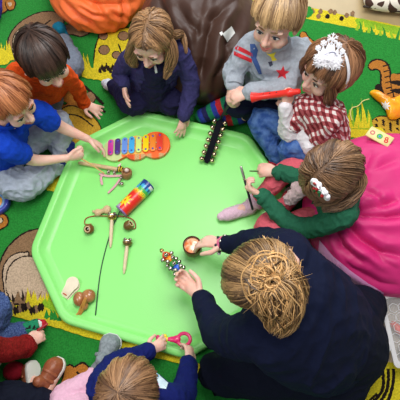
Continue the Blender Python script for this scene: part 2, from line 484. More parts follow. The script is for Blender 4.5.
def cpoly(pts, mi, closed=True, jag=.0022, outline=0.0):
    """pts in photo px -> jagged woven patch on the carpet"""
    W = [P(x, y, 0) for x, y in pts]; D = []
    n = len(W)
    cm_, _ = catmull([W[-1]] + W + [W[0], W[1]], [0] * (n + 3), 10); cm_ = cm_[10:10 + 10 * n]
    for p in cm_: D.append(V((p.x + rc.uniform(-jag, jag), p.y + rc.uniform(-jag, jag), 0)))
    if outline: cstroke(pts + [pts[0]], K_, outline)
    zc[0] += .00003
    vs = [V((p.x, p.y, zc[0])) for p in D]
    bmt = bmesh.new(); f = bmt.faces.new([bmt.verts.new(v) for v in vs]); bmesh.ops.triangulate(bmt, faces=[f], ngon_method='EAR_CLIP')
    bmt.verts.index_update(); fs = []
    for t in bmt.faces:
        ii = [v.index for v in t.verts]
        nrm = (vs[ii[1]] - vs[ii[0]]).cross(vs[ii[2]] - vs[ii[0]])
        fs.append(ii if nrm.z > 0 else ii[::-1])
    cg.add([v.co.copy() for v in bmt.verts], fs, mi); bmt.free()
def cstroke(pts, mi, w, jag=.0016, taper=False):
    W = [P(x, y, 0) for x, y in pts]; W, _ = catmull(W, [0] * len(W), 10); zc[0] += .00003
    L_, R_ = [], []
    for i, p in enumerate(W):
        t = (W[min(i + 1, len(W) - 1)] - W[max(i - 1, 0)]).normalized(); nn = V((-t.y, t.x, 0))
        ww = w / 2 * ((1 - i / len(W)) if taper else 1)
        L_.append(p + nn * (ww + rc.uniform(-jag, jag))); R_.append(p - nn * (ww + rc.uniform(-jag, jag)))
    n = len(W); vs = [V((q.x, q.y, zc[0])) for q in L_ + R_]
    cg.add(vs, [(i, n + i, n + i + 1, i + 1) for i in range(n - 1)], mi)
def blade(x, y, dx, dy, w, mi=Y_):
    cstroke([(x, y), (x + dx * .55 + rc.uniform(-1, 1), y + dy * .55), (x + dx, y + dy)], mi, w, taper=True, jag=.0008)
def tufts(x0, y0, x1, y1, n, h, mi=Y_, w=.02, lean=3):
    for i in range(n):
        t = (i + rc.random()) / n
        blade(x0 + (x1 - x0) * t, y0 + (y1 - y0) * t, rc.uniform(-lean, lean), -h * rc.uniform(.5, 1), w, mi)
# yellow border along the far edge
cpoly([(240, -6), (300, 7), (350, 18), (405, 30), (405, 42), (370, 33), (335, 26), (300, 19), (270, 14), (240, 8)], Y_)
cpoly([(357, 20), (380, 25), (405, 31), (405, 38), (375, 31), (358, 27)], LI)
for i in range(12): blade(356 + i * 4, 32 + i * .9, rc.uniform(-3, 4), -12 * rc.uniform(.6, 1), .016, [LI, G_, Y_][i % 3])
for x, y in [(306, 10), (312, 13), (320, 13), (327, 18), (334, 14), (341, 20), (346, 17), (352, 15), (330, 13), (318, 18)]:
    cpoly([(x - 2.2, y), (x, y - 2.6), (x + 2.4, y - .6), (x + 1.2, y + 2.4), (x - 1.4, y + 2)], K_ if x % 2 else B_)
cpoly([(303, 12), (309, 8), (313, 14), (309, 19), (304, 18)], G_)
# brown animal peeping behind the sweatshirt boy
cpoly([(300, 36), (304, 34), (309, 40), (316, 46), (319, 56), (306, 58), (302, 50)], OR, outline=.012)
# dinosaur at right
cpoly([(368, 68), (372, 63), (379, 62), (386, 66), (389, 76), (391, 90), (399, 100), (396, 112), (386, 110), (381, 96), (381, 82), (380, 73), (375, 70), (371, 71)], OR, outline=.016)
for i in range(7): cstroke([(382 + i * .8, 68 + i * 5.5), (389 + i * .9, 66 + i * 5.5)], K_, .006)
cpoly([(390, 78), (398, 76), (406, 78), (406, 106), (396, 104)], OR, outline=.014)
for i in range(3): cpoly([(389, 84 + 8 * i), (397, 82 + 8 * i), (406, 84 + 8 * i), (406, 88 + 8 * i), (397, 87 + 8 * i)], K_)
cpoly([(374, 88), (380, 86), (384, 98), (378, 99)], K_)
cpoly([(372, 122), (380, 118), (396, 120), (405, 124), (405, 134), (372, 134)], GO, outline=.012)
for i in range(16): cpoly([(374 + (i * 7) % 28, 121 + (i * 5) % 11), (376 + (i * 7) % 28, 120 + (i * 5) % 11), (377 + (i * 7) % 28, 123 + (i * 5) % 11)], K_)
cpoly([(334, 128), (345, 126), (360, 129), (380, 129), (380, 138), (334, 138)], Y_)
tufts(334, 130, 372, 131, 22, 26, LI, .016, 5); tufts(334, 130, 368, 130, 14, 30, Y_, .014, 5)
# bear / animal at upper left
cpoly([(10, 60), (9, 48), (12, 36), (20, 26), (32, 18), (45, 14), (58, 15), (64, 21), (60, 32), (40, 50), (25, 62)], B_, outline=.014)
cpoly([(14, 52), (15, 40), (20, 32), (30, 27), (36, 34), (28, 56), (18, 62)], CRM, outline=.012)
cstroke([(30, 26), (42, 28), (52, 22)], K_, .008)
cpoly([(60, 31), (72, 26), (84, 30), (90, 34), (82, 38), (72, 36), (64, 38)], B_, outline=.012)
cpoly([(-4, -8), (5, -6), (8, 2), (9, 10), (3, 15), (-4, 12)], OR, outline=.014)
cpoly([(7, 4), (12, 1), (16, 5), (14, 11), (9, 11)], OR, outline=.012); cpoly([(9, 5.5), (11.5, 4), (13, 6.5), (11, 8.5)], CRM)
cpoly([(-3, 60), (0, 50), (8, 54), (12, 60), (8, 66), (-3, 66)], Y_)
tufts(-2, 62, 14, 62, 10, 20, Y_, .02)
# lion between the two boys at left
cpoly([(54, 108), (60, 103), (66, 107), (72, 102), (80, 105), (88, 112), (84, 120), (60, 118)], OR, outline=.01)
cpoly([(56, 122), (62, 112), (72, 108), (86, 113), (98, 124), (102, 136), (96, 146), (70, 150), (56, 140)], GO, outline=.012)
cstroke([(60, 119), (70, 116), (82, 119), (94, 128)], K_, .008)
cstroke([(72, 90), (84, 88), (95, 97), (104, 106)], K_, .014); cstroke([(92, 112), (100, 110), (106, 114)], K_, .012); cpoly([(84, 98), (92, 94), (96, 100), (90, 106)], B_, outline=.01)
cpoly([(60, 92), (72, 88), (80, 96), (84, 104), (66, 104)], OR)
# yellow band under the far-left knees
cpoly([(44, 186), (50, 176), (60, 168), (76, 160), (76, 176), (64, 190), (50, 192)], Y_)
for i in range(9): cpoly([(52 + i * 2.6, 176 - i * 1.4), (54 + i * 2.6, 172 - i * 1.4), (56 + i * 2.6, 177 - i * 1.4), (54 + i * 2.6, 180 - i * 1.4)], K_ if i % 2 else LI)
# spotted yellow giraffe
cpoly([(100, 78), (96, 66), (96, 54), (99, 42), (105, 34), (140, 34), (140, 84), (116, 78), (108, 72)], Y_, outline=.012); cpoly([(84, 74), (100, 74), (118, 76), (118, 84), (100, 82), (84, 79)], Y_)
for x, y, r in [(104, 38, 4.2), (124, 38, 5), (105, 52, 5.2), (117, 57, 4), (132, 52, 4), (128, 68, 4)]:
    cpoly([(x + r * math.cos(a), y + r * .85 * math.sin(a)) for a in (0, 1.05, 2.1, 3.14, 4.2, 5.24)], B_, outline=.008)
cstroke([(119, 46), (122, 56), (120, 66)], K_, .006)
cpoly([(78, 74), (90, 70), (118, 72), (120, 82), (96, 80), (80, 76)], Y_)
tufts(78, 75, 98, 77, 13, 24, Y_, .016, 5)
for i in range(11): cpoly([(99 + i * 2.1, 74 - (i * 3) % 5), (101 + i * 2.1, 69 - (i * 3) % 5), (102.5 + i * 2.1, 75 - (i * 3) % 5)], K_)
# small animal by the striped toy
cpoly([(-4, 218), (5, 216), (9, 221), (7, 227), (-4, 231)], OR, outline=.012); cpoly([(-4, 220), (2, 219), (4, 223), (-4, 226)], CRM, outline=.008)
# big brown animal lower left
cpoly([(2, 290), (1, 275), (3, 262), (10, 249), (20, 239), (34, 232), (60, 232), (70, 260), (60, 306), (20, 308)], B_, outline=.014)
cpoly([(6, 288), (5, 272), (9, 262), (16, 256), (25, 254), (30, 258), (24, 300), (10, 300)], BE, outline=.012)
cpoly([(9, 292), (9, 276), (13, 266), (20, 260), (30, 258), (40, 262), (50, 290), (52, 306), (20, 306)], BE, outline=.012)
cpoly([(-6, 300), (20, 302), (45, 302), (60, 312), (80, 326), (105, 334), (140, 344), (180, 354), (215, 372), (250, 384), (250, 392), (210, 382), (180, 364), (140, 354), (100, 341), (70, 332), (40, 323), (10, 316), (-6, 313)], Y_)
tufts(8, 306, 30, 306, 9, 16, K_, .02, 2); tufts(18, 304, 46, 306, 8, 16, B_, .02, 3); tufts(28, 306, 60, 312, 14, 18, Y_, .024); tufts(44, 306, 60, 314, 8, 14, LI, .024)
for i in range(12): cpoly([(12 + i * 2.7, 306 + (i * 5) % 6), (14 + i * 2.7, 302 + (i * 5) % 6), (16 + i * 2.7, 307 + (i * 5) % 6), (14 + i * 2.7, 311 + (i * 5) % 6)], K_ if i % 3 else B_)
tufts(46, 318, 62, 322, 6, 12, G_, .02)
# dark figure beside the brown shoe, at the bottom
cpoly([(66, 372), (71, 366), (76, 368), (84, 364), (90, 369), (96, 374), (100, 410), (62, 410)], OR, outline=.014)
cstroke([(70, 380), (80, 388), (92, 384)], K_, .012); cstroke([(78, 372), (84, 378)], K_, .01)
# pale figure and black-lined yellow at lower right
cpoly([(352, 293), (372, 292), (420, 292), (420, 372), (384, 372), (370, 352), (376, 330), (370, 312)], CRM)
cpoly([(350, 288), (366, 289), (380, 292), (378, 300), (362, 301), (350, 298)], GO)
cpoly([(350, 410), (362, 380), (372, 366), (384, 362), (420, 370), (420, 410)], Y_)
for k in range(3): cstroke([(372 + k * 7, 402), (380 + k * 5, 392 - k), (382 + k * 5, 380 - k), (381 + k * 5.5, 369)], K_, .012)
cstroke([(366, 404), (371, 398), (376, 394)], K_, .01)
cpt = build('play_carpet', cg, CM, smooth=False)
tag(cpt, 'green play carpet woven with jungle animals and yellow grass, under everyone', 'carpet')
ZF = zc[0] + .0005
print('carpet top', ZF)
# ================================================================== tray
TC = P(155, 235, 0); TC = V((-.17490972, .72718147, 0)); TA = -.40864
def octo(off, z, hs=.497, cc=.1687, rad=.10, n=7):
    """rounded octagon, pulled in by off"""
    ds = [hs if i % 2 == 0 else hs * math.sqrt(2) - cc for i in range(8)]
    nrm = [V((math.cos(math.pi / 2 + TA - i * math.pi / 4), math.sin(math.pi / 2 + TA - i * math.pi / 4), 0)) for i in range(8)]
    out = []
    rr = max(.03, rad - off * .5)
    for i in range(7, -1, -1):
        a, b = nrm[(i + 1) % 8], nrm[i]; da, db = ds[(i + 1) % 8] - off - rr, ds[i] - off - rr
        det = a.x * b.y - a.y * b.x
        c = V(((da * b.y - db * a.y) / det, (a.x * db - b.x * da) / det, 0))
        a0 = math.atan2(a.y, a.x)
        for k in range(n):
            t = a0 + math.pi / 4 * k / (n - 1)
            out.append(V((TC.x + c.x + rr * math.cos(t), TC.y + c.y + rr * math.sin(t), z)))
    return out
g = Geo()
g.rings([octo(.02, ZF), octo(.004, ZF), octo(0, ZF + .006), octo(.0, .040), octo(.003, .0465), octo(.009, .050), octo(.024, .050), octo(.031, .048), octo(.036, .042), octo(.048, .028), octo(.066, .0215), octo(.074, .0195), octo(.09, .0188), octo(.3, .0186)])
tray = build('play_tray', g, plastic('tray_green', (146, 236, 126), rough=.32, spec=.45, bump=.12, bscale=260))
tag(tray, 'large pale green octagonal plastic play tray in the middle of the carpet', 'tray')
ZT = .0190
# ================================================================== beanbags and cushion
def bag(name, label, c, r, mt, mat_cr, amp=.012, sc=6, fl=1.0, vox=.006, power=.8, seed=0, parts=None):
    g = Geo(); g.ell(c, r, nu=48, nv=30, fn=None)
    def squash(v):
        return v
    for i, v in enumerate(g.v):
        q = v - V(c); 
        if v.z < ZF + .004: v.z = ZF + .004
    return g
def ray_z(px, py, c, r):
    """top surface point of an ellipsoid under a photo position"""
    o = CAMP - V(c); d = ray(px, py); o = V((o.x / r[0], o.y / r[1], o.z / r[2])); d2 = V((d.x / r[0], d.y / r[1], d.z / r[2]))
    A = d2.dot(d2); B = 2 * o.dot(d2); C = o.dot(o) - 1; D = B * B - 4 * A * C
    if D < 0: D = 0
    return CAMP + d * ((-B - math.sqrt(D)) / (2 * A))
def crs(c, r, lst):
    return [([ray_z(x, y, c, r) for x, y in pts], dep, w) for pts, dep, w in lst]
# brown
c, r = (-.06, 1.50, .14), (.33, .40, .30)
bc = P(200, 42, .1); c = (bc.x, bc.y, .13); r = (.29, .33, .27)
g = bag('b', '', c, r, None, None)
bb = build('beanbag', g, nylon('brown_nylon', (68, 44, 34), rough=.45), vox=.007, sm=6, disp=folds(.005, 4.5, V((.3, -.8, .5)).normalized(), 3, crs(c, r, [
    ([(222, -10), (208, 35), (202, 70), (196, 112)], .034, .016), ([(205, -8), (197, 30), (194, 62)], .02, .012), ([(246, -5), (228, 45), (210, 100)], .028, .016), ([(176, 4), (188, 22), (201, 36)], .02, .012), ([(158, -6), (164, 16), (172, 44)], .026, .014), ([(234, 50), (216, 75), (202, 106)], .02, .013), ([(182, 30), (188, 60), (190, 90)], .02, .012), ([(236, 0), (220, 14), (208, 22)], .016, .01)])))
tag(bb, 'dark brown nylon beanbag slumped behind the child in navy and the child in grey', 'beanbag', 'beanbags around the tray')
tg = patch('care_label', [(222, 34), (231, 26), (235, 33), (227, 42)], bb, mat('label_white', (225, 225, 220)), bb, off=.003, label='white sewn-in label')
patch('label_tab', [(219.5, 33), (222, 31.5), (223, 34), (221, 36)], bb, MATS['label_white'], bb, off=.002)
# orange
oc = P(100, -14, .08); c = (oc.x, oc.y, .10); r = (.26, .27, .19)
g = bag('o', '', c, r, None, None)
ob = build('beanbag', g, nylon('orange_nylon', (255, 122, 60), rough=.5), vox=.006, sm=5, disp=folds(.004, 7, None, 9, crs(c, r, [
    ([(60, -2), (74, 12), (90, 22), (114, 32)], .024, .009), ([(88, -6), (100, 10), (114, 28)], .02, .009), ([(122, -8), (124, 10), (118, 30)], .022, .009), ([(58, 8), (72, 20), (90, 34)], .016, .008), ([(76, -6), (94, 4), (114, 5), (138, 2)], .02, .010), ([(80, 6), (92, 14), (106, 18)], .016, .006), ([(106, 8), (118, 16), (134, 18)], .016, .007), ([(66, -8), (84, 0), (96, 12)], .018, .008)])))
tag(ob, 'bright orange nylon beanbag at the far edge above the dark-haired child', 'beanbag', 'beanbags around the tray')
# pink
pc = P(392, 212, .08); c = (pc.x, pc.y, .09); r = (.36, .35, .17)
g = bag('p', '', c, r, None, None)
pk = build('beanbag', g, nylon('pink_nylon', (214, 40, 118), rough=.5), vox=.007, sm=5, disp=folds(.004, 5, V((1, .1, 0)).normalized(), 5, crs(c, r, [
    ([(338, 206), (360, 216), (385, 217), (412, 215)], .036, .011), ([(346, 196), (360, 210), (384, 206), (398, 200)], .03, .011), ([(342, 220), (360, 240), (380, 252), (408, 258)], .028, .012), ([(334, 226), (342, 246), (364, 264)], .024, .010),
    ([(362, 190), (376, 196), (384, 206)], .012, .008), ([(370, 172), (384, 164), (400, 158)], .012, .012), ([(338, 250), (352, 268), (380, 284), (400, 286)], .012, .01), ([(372, 150), (366, 165), (360, 185)], .008, .012), ([(366, 242), (384, 262), (400, 270)], .01, .008)])))
tag(pk, 'shiny magenta pink nylon beanbag beside the child in the green cardigan', 'beanbag', 'beanbags around the tray')
lp = patch('underside_panel', [(320, 240), (334, 256), (350, 270), (368, 283), (384, 292), (380, 300), (350, 302), (330, 285), (318, 262)], pk, nylon('lilac_nylon', (222, 150, 200)), pk, off=.004, rings=8); lp['label'] = 'pale lilac pink underside panel'
# giraffe cushion
gm = bpy.data.materials.new('giraffe_print'); gm.use_nodes = True; nt = gm.node_tree; b = nt.nodes['Principled BSDF']; b.inputs['Roughness'].default_value = .8
tc = nt.nodes.new('ShaderNodeTexCoord'); vo = nt.nodes.new('ShaderNodeTexVoronoi'); vo.feature = 'DISTANCE_TO_EDGE'; vo.inputs['Scale'].default_value = 17
cr = nt.nodes.new('ShaderNodeValToRGB'); cr.color_ramp.interpolation = 'CONSTANT'; cr.color_ramp.elements[0].color = lin((232, 222, 205)); cr.color_ramp.elements[1].position = .13; cr.color_ramp.elements[1].color = lin((70, 42, 30))
nt.links.new(tc.outputs['Object'], vo.inputs['Vector']); nt.links.new(vo.outputs['Distance'], cr.inputs[0]); nt.links.new(cr.outputs[0], b.inputs['Base Color'])
g = Geo(); q = P(404, -10, .05)
Rz = Matrix.Rotation(math.radians(-14), 3, 'Z')
g.ell(q, (.2, .13, .05), Rz, nu=40, nv=24, fn=lambda d: 1 / max(.62, (abs(d.x) ** 5 + abs(d.y) ** 5 + abs(d.z) ** 2.2) ** .2))
cu = build('cushion', g, gm, vox=.006, sm=4); tag(cu, 'giraffe-print cushion on the floor in the top right corner', 'cushion')
g = Geo(); g.tube([q + Rz @ V((x, y, -.004)) for x, y in ((-.19, -.11), (0, -.128), (.19, -.115))], .006, seg=8); build('piping', g, mat('piping_dark', (50, 34, 28)), cu)
# purple bag, corner
g = Geo(); q = P(-12, 0, .12); g.ell(q, (.055, .10, .13), nu=30, nv=20)
pb = build('drawstring_bag', g, fabric('purple_cloth', (70, 52, 165)), vox=.005, disp=folds(.006, 12)); tag(pb, 'purple cloth bag just inside the top left corner', 'bag')
g = Geo(); g.tube([q + V((.0, 0, .12)), q + V((.02, .0, .15)), q + V((-.01, 0, .17)), q + V((-.02, 0, .12))], .004, seg=8); build('cord', g, mat('cordw', (220, 215, 230)), pb)
# ================================================================== toys on the carpet
# striped toy at left edge
Rt = Matrix.Rotation(math.radians(-25), 3, 'Z')
c0 = P(-7, 204, .03); t = thing('rainbow_stacker', V((c0.x, c0.y, ZF)), 'rainbow-striped wooden toy cut off by the left edge below the grey trousers', 'toy')
for k, (r0, r1, mt) in enumerate([(0, .028, plastic('w_red', (200, 40, 40))), (.0285, .042, plastic('w_org', (240, 170, 70))), (.0425, .052, plastic('w_lb', (120, 165, 215))), (.0525, .066, plastic('w_blue', (60, 70, 170)))]):
    g = Geo(); n = 22; rs = []
    o = c0 + V((0, 0, 0))
    prof = [(r0 + .0001, ZF), (r1 - .001, ZF), (r1, ZF + .002), (r1, .048), (r1 - .002, .05), (r0 + .001, .05)]
    for i in range(n + 1):
        a = math.radians(-75 + 150 * i / n)
        rs.append([V((c0.x + rr * math.cos(a - .15) * 1.15, c0.y + rr * math.sin(a - .15) * .86, z)) for rr, z in prof])
    g.rings(rs); build('arch', g, mt, t)
# yellow crinkle toy with string
yt = thing('crinkle_toy', P(388, 108, ZF), 'shiny yellow and orange crinkle toy with a white star, lying over the dinosaur', 'toy')
g = Geo(); out = [(368, 97), (373, 93), (380, 99), (392, 102), (406, 98), (408, 112), (399, 121), (388, 122), (384, 114), (378, 106)]
W = [P(x, y, 0) for x, y in out][::-1]; cm_, _ = catmull([W[-1]] + W + [W[0], W[1]], [0] * 13, 5); cm_ = cm_[5:5 + 50]
ce = sum(cm_, V()) / len(cm_)
rs = [[V((ce.x + (p.x - ce.x) * k, ce.y + (p.y - ce.y) * k, z)) for p in cm_] for k, z in ((.9, ZF + .001), (1, ZF + .006), (.97, ZF + .014), (.85, ZF + .024), (.6, ZF + .032), (.25, ZF + .036))]
g.rings(rs)
yb = build('body', g, plastic('crinkle_yellow', (252, 188, 24), rough=.25, mottle=.3, mscale=18, col2=(250, 140, 20), bump=.5, bscale=40), yt, disp=folds(.003, 40))
def starpx(cx, cy, r1, r2, n=5, rot=0, sx=1, sy=1):
    return [(cx + sx * (r1 if i % 2 == 0 else r2) * math.sin(rot + math.pi * i / n), cy - sy * (r1 if i % 2 == 0 else r2) * math.cos(rot + math.pi * i / n)) for i in range(2 * n)]
patch('star', starpx(385.5, 106, 5.5, 2.6, 8), yb, mat('paper_white', (245, 245, 240), rough=.5), yt, label='white star shape')
patch('mouth', [(369, 98), (373, 94), (375, 96), (371, 100)], yb, mat('crinkle_white', (240, 215, 200)), yt)
g = Geo(); g.tube([P(369, 99, ZF + .006), P(363, 101, ZF + .004), P(358, 106, ZF + .004), P(352, 108, ZF + .004), P(350.5, 114, ZF + .004), P(352, 120, ZF + .004)], .0022, seg=6); build('string', g, mat('string_y', (232, 214, 130)), yt)
# ---- clear box, lower right
bx0 = P(399, 331, 0); cm4 = V((bx0.x, bx0.y, ZF))
Rb = Matrix.Rotation(math.radians(-2), 3, 'Z')
clear = mat('clear_plastic', (235, 235, 235), rough=.12, spec=.5, alpha=.22); frost = mat('frosted_rim', (225, 222, 222), rough=.35, alpha=.85)
t = thing('storage_box', cm4, 'clear plastic storage box with white rim at the right edge', 'box')
wl, wd, hh = .075, .125, .07
cb = P(406, 330, .05); cb = V((cb.x, cb.y, ZF))
def rr(w, d, z, rad=.018):
    o = []
    for sx, sy, a0 in ((1, 1, 0), (-1, 1, 90), (-1, -1, 180), (1, -1, 270)):
        for k in range(5):
            a = math.radians(a0 + 22.5 * k); o.append(cb + Rb @ V((sx * (w - rad) + rad * math.cos(a), sy * (d - rad) + rad * math.sin(a), z)))
    return o
g = Geo(); g.rings([rr(.066, .116, 0), rr(.07, .12, .004), rr(.078, .126, .07), rr(.075, .123, .07), rr(.067, .117, .006), rr(.06, .11, .004)]); build('box_body', g, clear, t)
g = Geo(); g.rings([rr(.081, .129, .066), rr(.086, .134, .067), rr(.086, .134, .074), rr(.080, .128, .076), rr(.070, .118, .076), rr(.070, .118, .071), rr(.076, .124, .066)], close_in=False, close_out=False); build('rim', g, frost, t)
for y in (-.055, .05):
    g = Geo(); g.box(cb + Rb @ V((-.087, y, .066)), (.012, .035, .02), Rb, .003); build('clip', g, frost, t)
g = Geo()
for i in range(4):
    for j in range(6):
        cx_, cy_ = -.058 + i * .034 + (j % 2) * .017, -.10 + j * .036
        for k in range(6):
            a, b2 = math.radians(60 * k + 30), math.radians(60 * k + 90)
            g.tube([cb + Rb @ V((cx_ + .018 * math.cos(a), cy_ + .018 * math.sin(a), .0745)), cb + Rb @ V((cx_ + .018 * math.cos(b2), cy_ + .018 * math.sin(b2), .0745))], .0012, seg=4, cap=0)
build('lid_pattern', g, frost, t)
g = Geo(); g.rings([rr(.073, .121, .0715), rr(.073, .121, .0732)]); build('lid_panel', g, mat('clear_lid', (240, 238, 235), rough=.08, alpha=.14), t)
g = Geo(); qq = cb + Rb @ V((-.028, .004, .0)); g.tube([qq + V((-.012, .022, .03)), qq + V((0, 0, .035)), qq + V((.02, -.02, .03))], [.013, .015, .012], seg=14)
s_ = build('toy_block', g, plastic('tomato', (240, 60, 30))); tag(s_, 'red plastic toy inside the clear storage box', 'toy')
g = Geo(); qq = cb + Rb @ V((-.025, -.075, .0)); g.ell(qq + V((0, 0, .024)), (.02, .03, .018)); s_ = build('shaker_egg', g, mat('egg_grey', (160, 150, 140))); tag(s_, 'pale grey shaker inside the clear box near its lower end', 'shaker')
UPZ_ = V((0, 0, 1))
def wdir_(px, py, z, dx, dy): return (P(px + dx, py + dy, z) - P(px, py, z)).normalized()
# ---- pink-bag card
bv = bvh_of(pk); h1, n1 = hit(bv, 379, 139)
dirc = wdir_(379, 139, .2, 24, 15); n1 = (n1 + UPZ_ * .8 + (CAMP - h1).normalized() * .8).normalized(); h1 = h1 + n1 * .006
ex_ = orth(n1, dirc); ey_ = n1.cross(ex_); R = Matrix(((ex_.x, ey_.x, n1.x), (ex_.y, ey_.y, n1.y), (ex_.z, ey_.z, n1.z)))
g = Geo(); g.box(h1 + n1 * .011, (.102, .050, .008), R, .002)
t = build('picture_block', g, mat('wood_card', (236, 216, 150), rough=.45, mottle=.1, mscale=30)); tag(t, 'small pale yellow wooden block with painted rings on the pink beanbag', 'block')
def disc(par, name, c, R, x, y, r0, r1, z, h, mt, sx=1):
    g = Geo(); n = 20
    rs = []
    for rr_, zz in ((r0, z), (r1, z), (r1, z + h), (r0, z + h)):
        rs.append([c + R @ V((x + rr_ * math.cos(6.2832 * k / n) * sx, y + rr_ * math.sin(6.2832 * k / n), zz)) for k in range(n)])
    g.rings(rs, close_in=r0 == 0 and False, close_out=False); return build(name, g, mt, par)
cc_ = h1 + n1 * .015
red = plastic('paint_red', (210, 50, 50)); blu = plastic('paint_blue', (60, 140, 200)); gre = plastic('paint_green', (70, 170, 80))
disc(t, 'painted_ring', cc_, R, -.032, 0, .005, .0105, 0, .0007, plastic('paint_pink', (200, 120, 110)))
disc(t, 'painted_ring', cc_, R, 0, 0, .006, .012, 0, .0007, gre); disc(t, 'painted_dot', cc_, R, 0, 0, .0003, .005, 0, .0008, blu)
disc(t, 'painted_ring', cc_, R, .028, .005, .003, .0075, 0, .0007, red); disc(t, 'painted_ring', cc_, R, .032, -.006, .003, .0085, 0, .0008, red)
# ================================================================== instruments on the tray
steel = mat('bell_steel', (215, 208, 195), rough=.22, metal=1); brass = mat('bell_brass', (205, 165, 100), rough=.25, metal=1)
woodl = mat('beech', (222, 190, 145), rough=.5, mottle=.18, mscale=60, stretch=(1, 1, 6)); woodd = mat('brown_wood', (140, 84, 48), rough=.3, spec=.5, mottle=.35, mscale=30)
blk = plastic('black_plastic', (22, 22, 26), rough=.4)
def bell(par, c, r, mt, ax=V((0, 0, 1)), name='jingle_bell'):
    g = Geo(); R = frame(orth(ax, V((1, .3, 0))), ax)
    # globe with a dark slit running round its middle half
    g.ell(c, r, R, mi=0, nu=14, nv=10)
    g.tube([c + R @ V((-r * .75, 0, -r * .72)), c + R @ V((0, 0, -r * 1.0)), c + R @ V((r * .75, 0, -r * .72))], r * .12, seg=5, mi=1, cap=1)
    g.tube([c + R @ V((-r * .75, r * .1, r * .7)), c + R @ V((0, r * .1, r * .99)), c + R @ V((r * .75, r * .1, r * .7))], r * .12, seg=5, mi=1, cap=1)
    g.ell(c + R @ V((r * .55, -r * .3, r * .78)), r * .2, R, mi=1, nu=8, nv=6)
    return build(name, g, [mt, mat('slit', (30, 24, 20))], par)
# glockenspiel
gc = P(138, 150, ZT); gx = (P(160, 149, ZT) - P(112, 151, ZT)).normalized(); gy = V((-gx.y, gx.x, 0)); GR = Matrix(((gx.x, gy.x, 0), (gx.y, gy.y, 0), (0, 0, 1)))
t = thing('glockenspiel', gc, 'colourful toy glockenspiel on an orange and cream shaped base, on the tray', 'glockenspiel')
def loc(px, py, z): q = GR.transposed() @ (P(px, py, ZT + z) - gc); return q
def blobs(circ, n=64):
    """outline of a union of discs, seen from the middle"""
    o = []
    for k in range(n):
        a = 2 * math.pi * k / n; d = V((math.cos(a), math.sin(a), 0)); best = 0
        for x, y, r in circ:
            bb = d.x * x + d.y * y; D = bb * bb - (x * x + y * y - r * r)
            if D >= 0: best = max(best, bb + math.sqrt(D))
        o.append((d.x * best, d.y * best))
    return o
C3 = []
for px, py, rr_ in ((116, 151.5, .056), (137, 149.5, .06), (156, 146.5, .066)):
    q = loc(px, py, .0); C3.append((q.x, q.y, rr_))
cols = [mat('base_lime', (205, 222, 150), rough=.4), mat('base_peach', (250, 190, 90), rough=.4), mat('base_orange', (248, 110, 45), rough=.35)]
def base_fn(pc):
    q = GR.transposed() @ (V((pc.x, pc.y, 0)))
    x, y = q.x, q.y
    if y < -.030:
        if x < -.068: return 0
        s = (x + .07) / .027
        if s < 0: return 0
        k = int(s) % 9
        if .2 < s - int(s) and (k in (2, 3, 4, 6, 7)): return 3
        return 4 if k in (1,) else 2
    d = [math.hypot(x - a, y - b) - r_ for a, b, r_ in C3]
    if d[2] < 0: return 2
    return 0 if d[0] < 0 and x < -.055 else 1
g = Geo(); out = blobs(C3, 96)
rs = [[gc + GR @ V((x * k, y * k, z)) for x, y in out] for k, z in [(.98, 0), (1, .002), (1, .018), (.985, .020)] + [(.985 - .985 * j / 22, .020) for j in range(1, 22)]]
g.rings(rs)
cols += [mat('tan_print', (226, 178, 120), rough=.4, mottle=.3, mscale=200), mat('base_orange2', (225, 85, 35), rough=.35)]
build('base', g, cols, t, matfn=None)
bo = t.children[0]
for p in bo.data.polygons: p.material_index = base_fn(p.center)
barc = [(205, 60, 160), (80, 50, 125), (110, 155, 235), (70, 180, 240), (220, 245, 130), (255, 222, 20), (250, 145, 50), (235, 70, 50)]
for yy in (.022, -.010):
    g = Geo(); g.tube([gc + GR @ V((-.095, yy, .023)), gc + GR @ V((.085, yy, .023))], .003, seg=6); build('support_rail', g, woodl, t)
for i, cl in enumerate(barc):
    q0 = loc(110.5 + i * 7.05, 147 - i * .8, .03); ln_ = .078 + .0016 * i
    g = Geo(); w_ = .0125; o_ = []
    for k in range(12):
        a = math.pi * k / 11; o_.append((w_ * math.cos(a), ln_ / 2 - w_ + w_ * math.sin(a)))
    for k in range(12):
        a = math.pi + math.pi * k / 11; o_.append((w_ * math.cos(a), -ln_ / 2 + w_ + w_ * math.sin(a)))
    g.prism(o_, .0035, gc + GR @ V((q0.x, q0.y, .0265)), GR, .001)
    br = build('note_bar', g, mat('bar_%d' % i, cl, rough=.3, spec=.5), t); br['label'] = ['magenta', 'dark purple', 'light blue', 'sky blue', 'pale lime', 'yellow', 'orange', 'red'][i] + ' metal bar'
    for s in (-1, 1):
        g = Geo(); g.ell(gc + GR @ V((q0.x, q0.y + s * (ln_ / 2 - .013), .0305)), (.0045, .0045, .003), GR, nu=12, nv=8); build('screw', g, plastic('screw_blue', (75, 80, 190)), br)
# bell strap held by the boy in grey
sA, sB = P(220.5, 120, .10), P(206, 163, .032); ctl = P(233, 97, .28)
t = thing('sleigh_bell_strap', V((sB.x, sB.y, ZT)), 'black strap of sleigh bells hanging from the hands of the child in grey', 'sleigh bells')
d = (sB - sA).normalized(); s = orth(d, V((1, 0, 0))); nn = s.cross(d).normalized()
if nn.z < 0: nn = -nn
g = Geo(); o_ = []
R = Matrix(((s.x, d.x, nn.x), (s.y, d.y, nn.y), (s.z, d.z, nn.z)))
if R.determinant() < 0: s = -s; R = Matrix(((s.x, d.x, nn.x), (s.y, d.y, nn.y), (s.z, d.z, nn.z)))
Ls = (sB - sA).length; w_ = .0145
o_ = [(-w_ * .5, 0), (w_ * .5, 0), (w_, .014)]
for k in range(1, 9): o_ += [(w_ * (1 - .12 * (k % 2)), Ls * k / 9)]
o_ += [(w_ * .6, Ls), (-w_ * .6, Ls)]
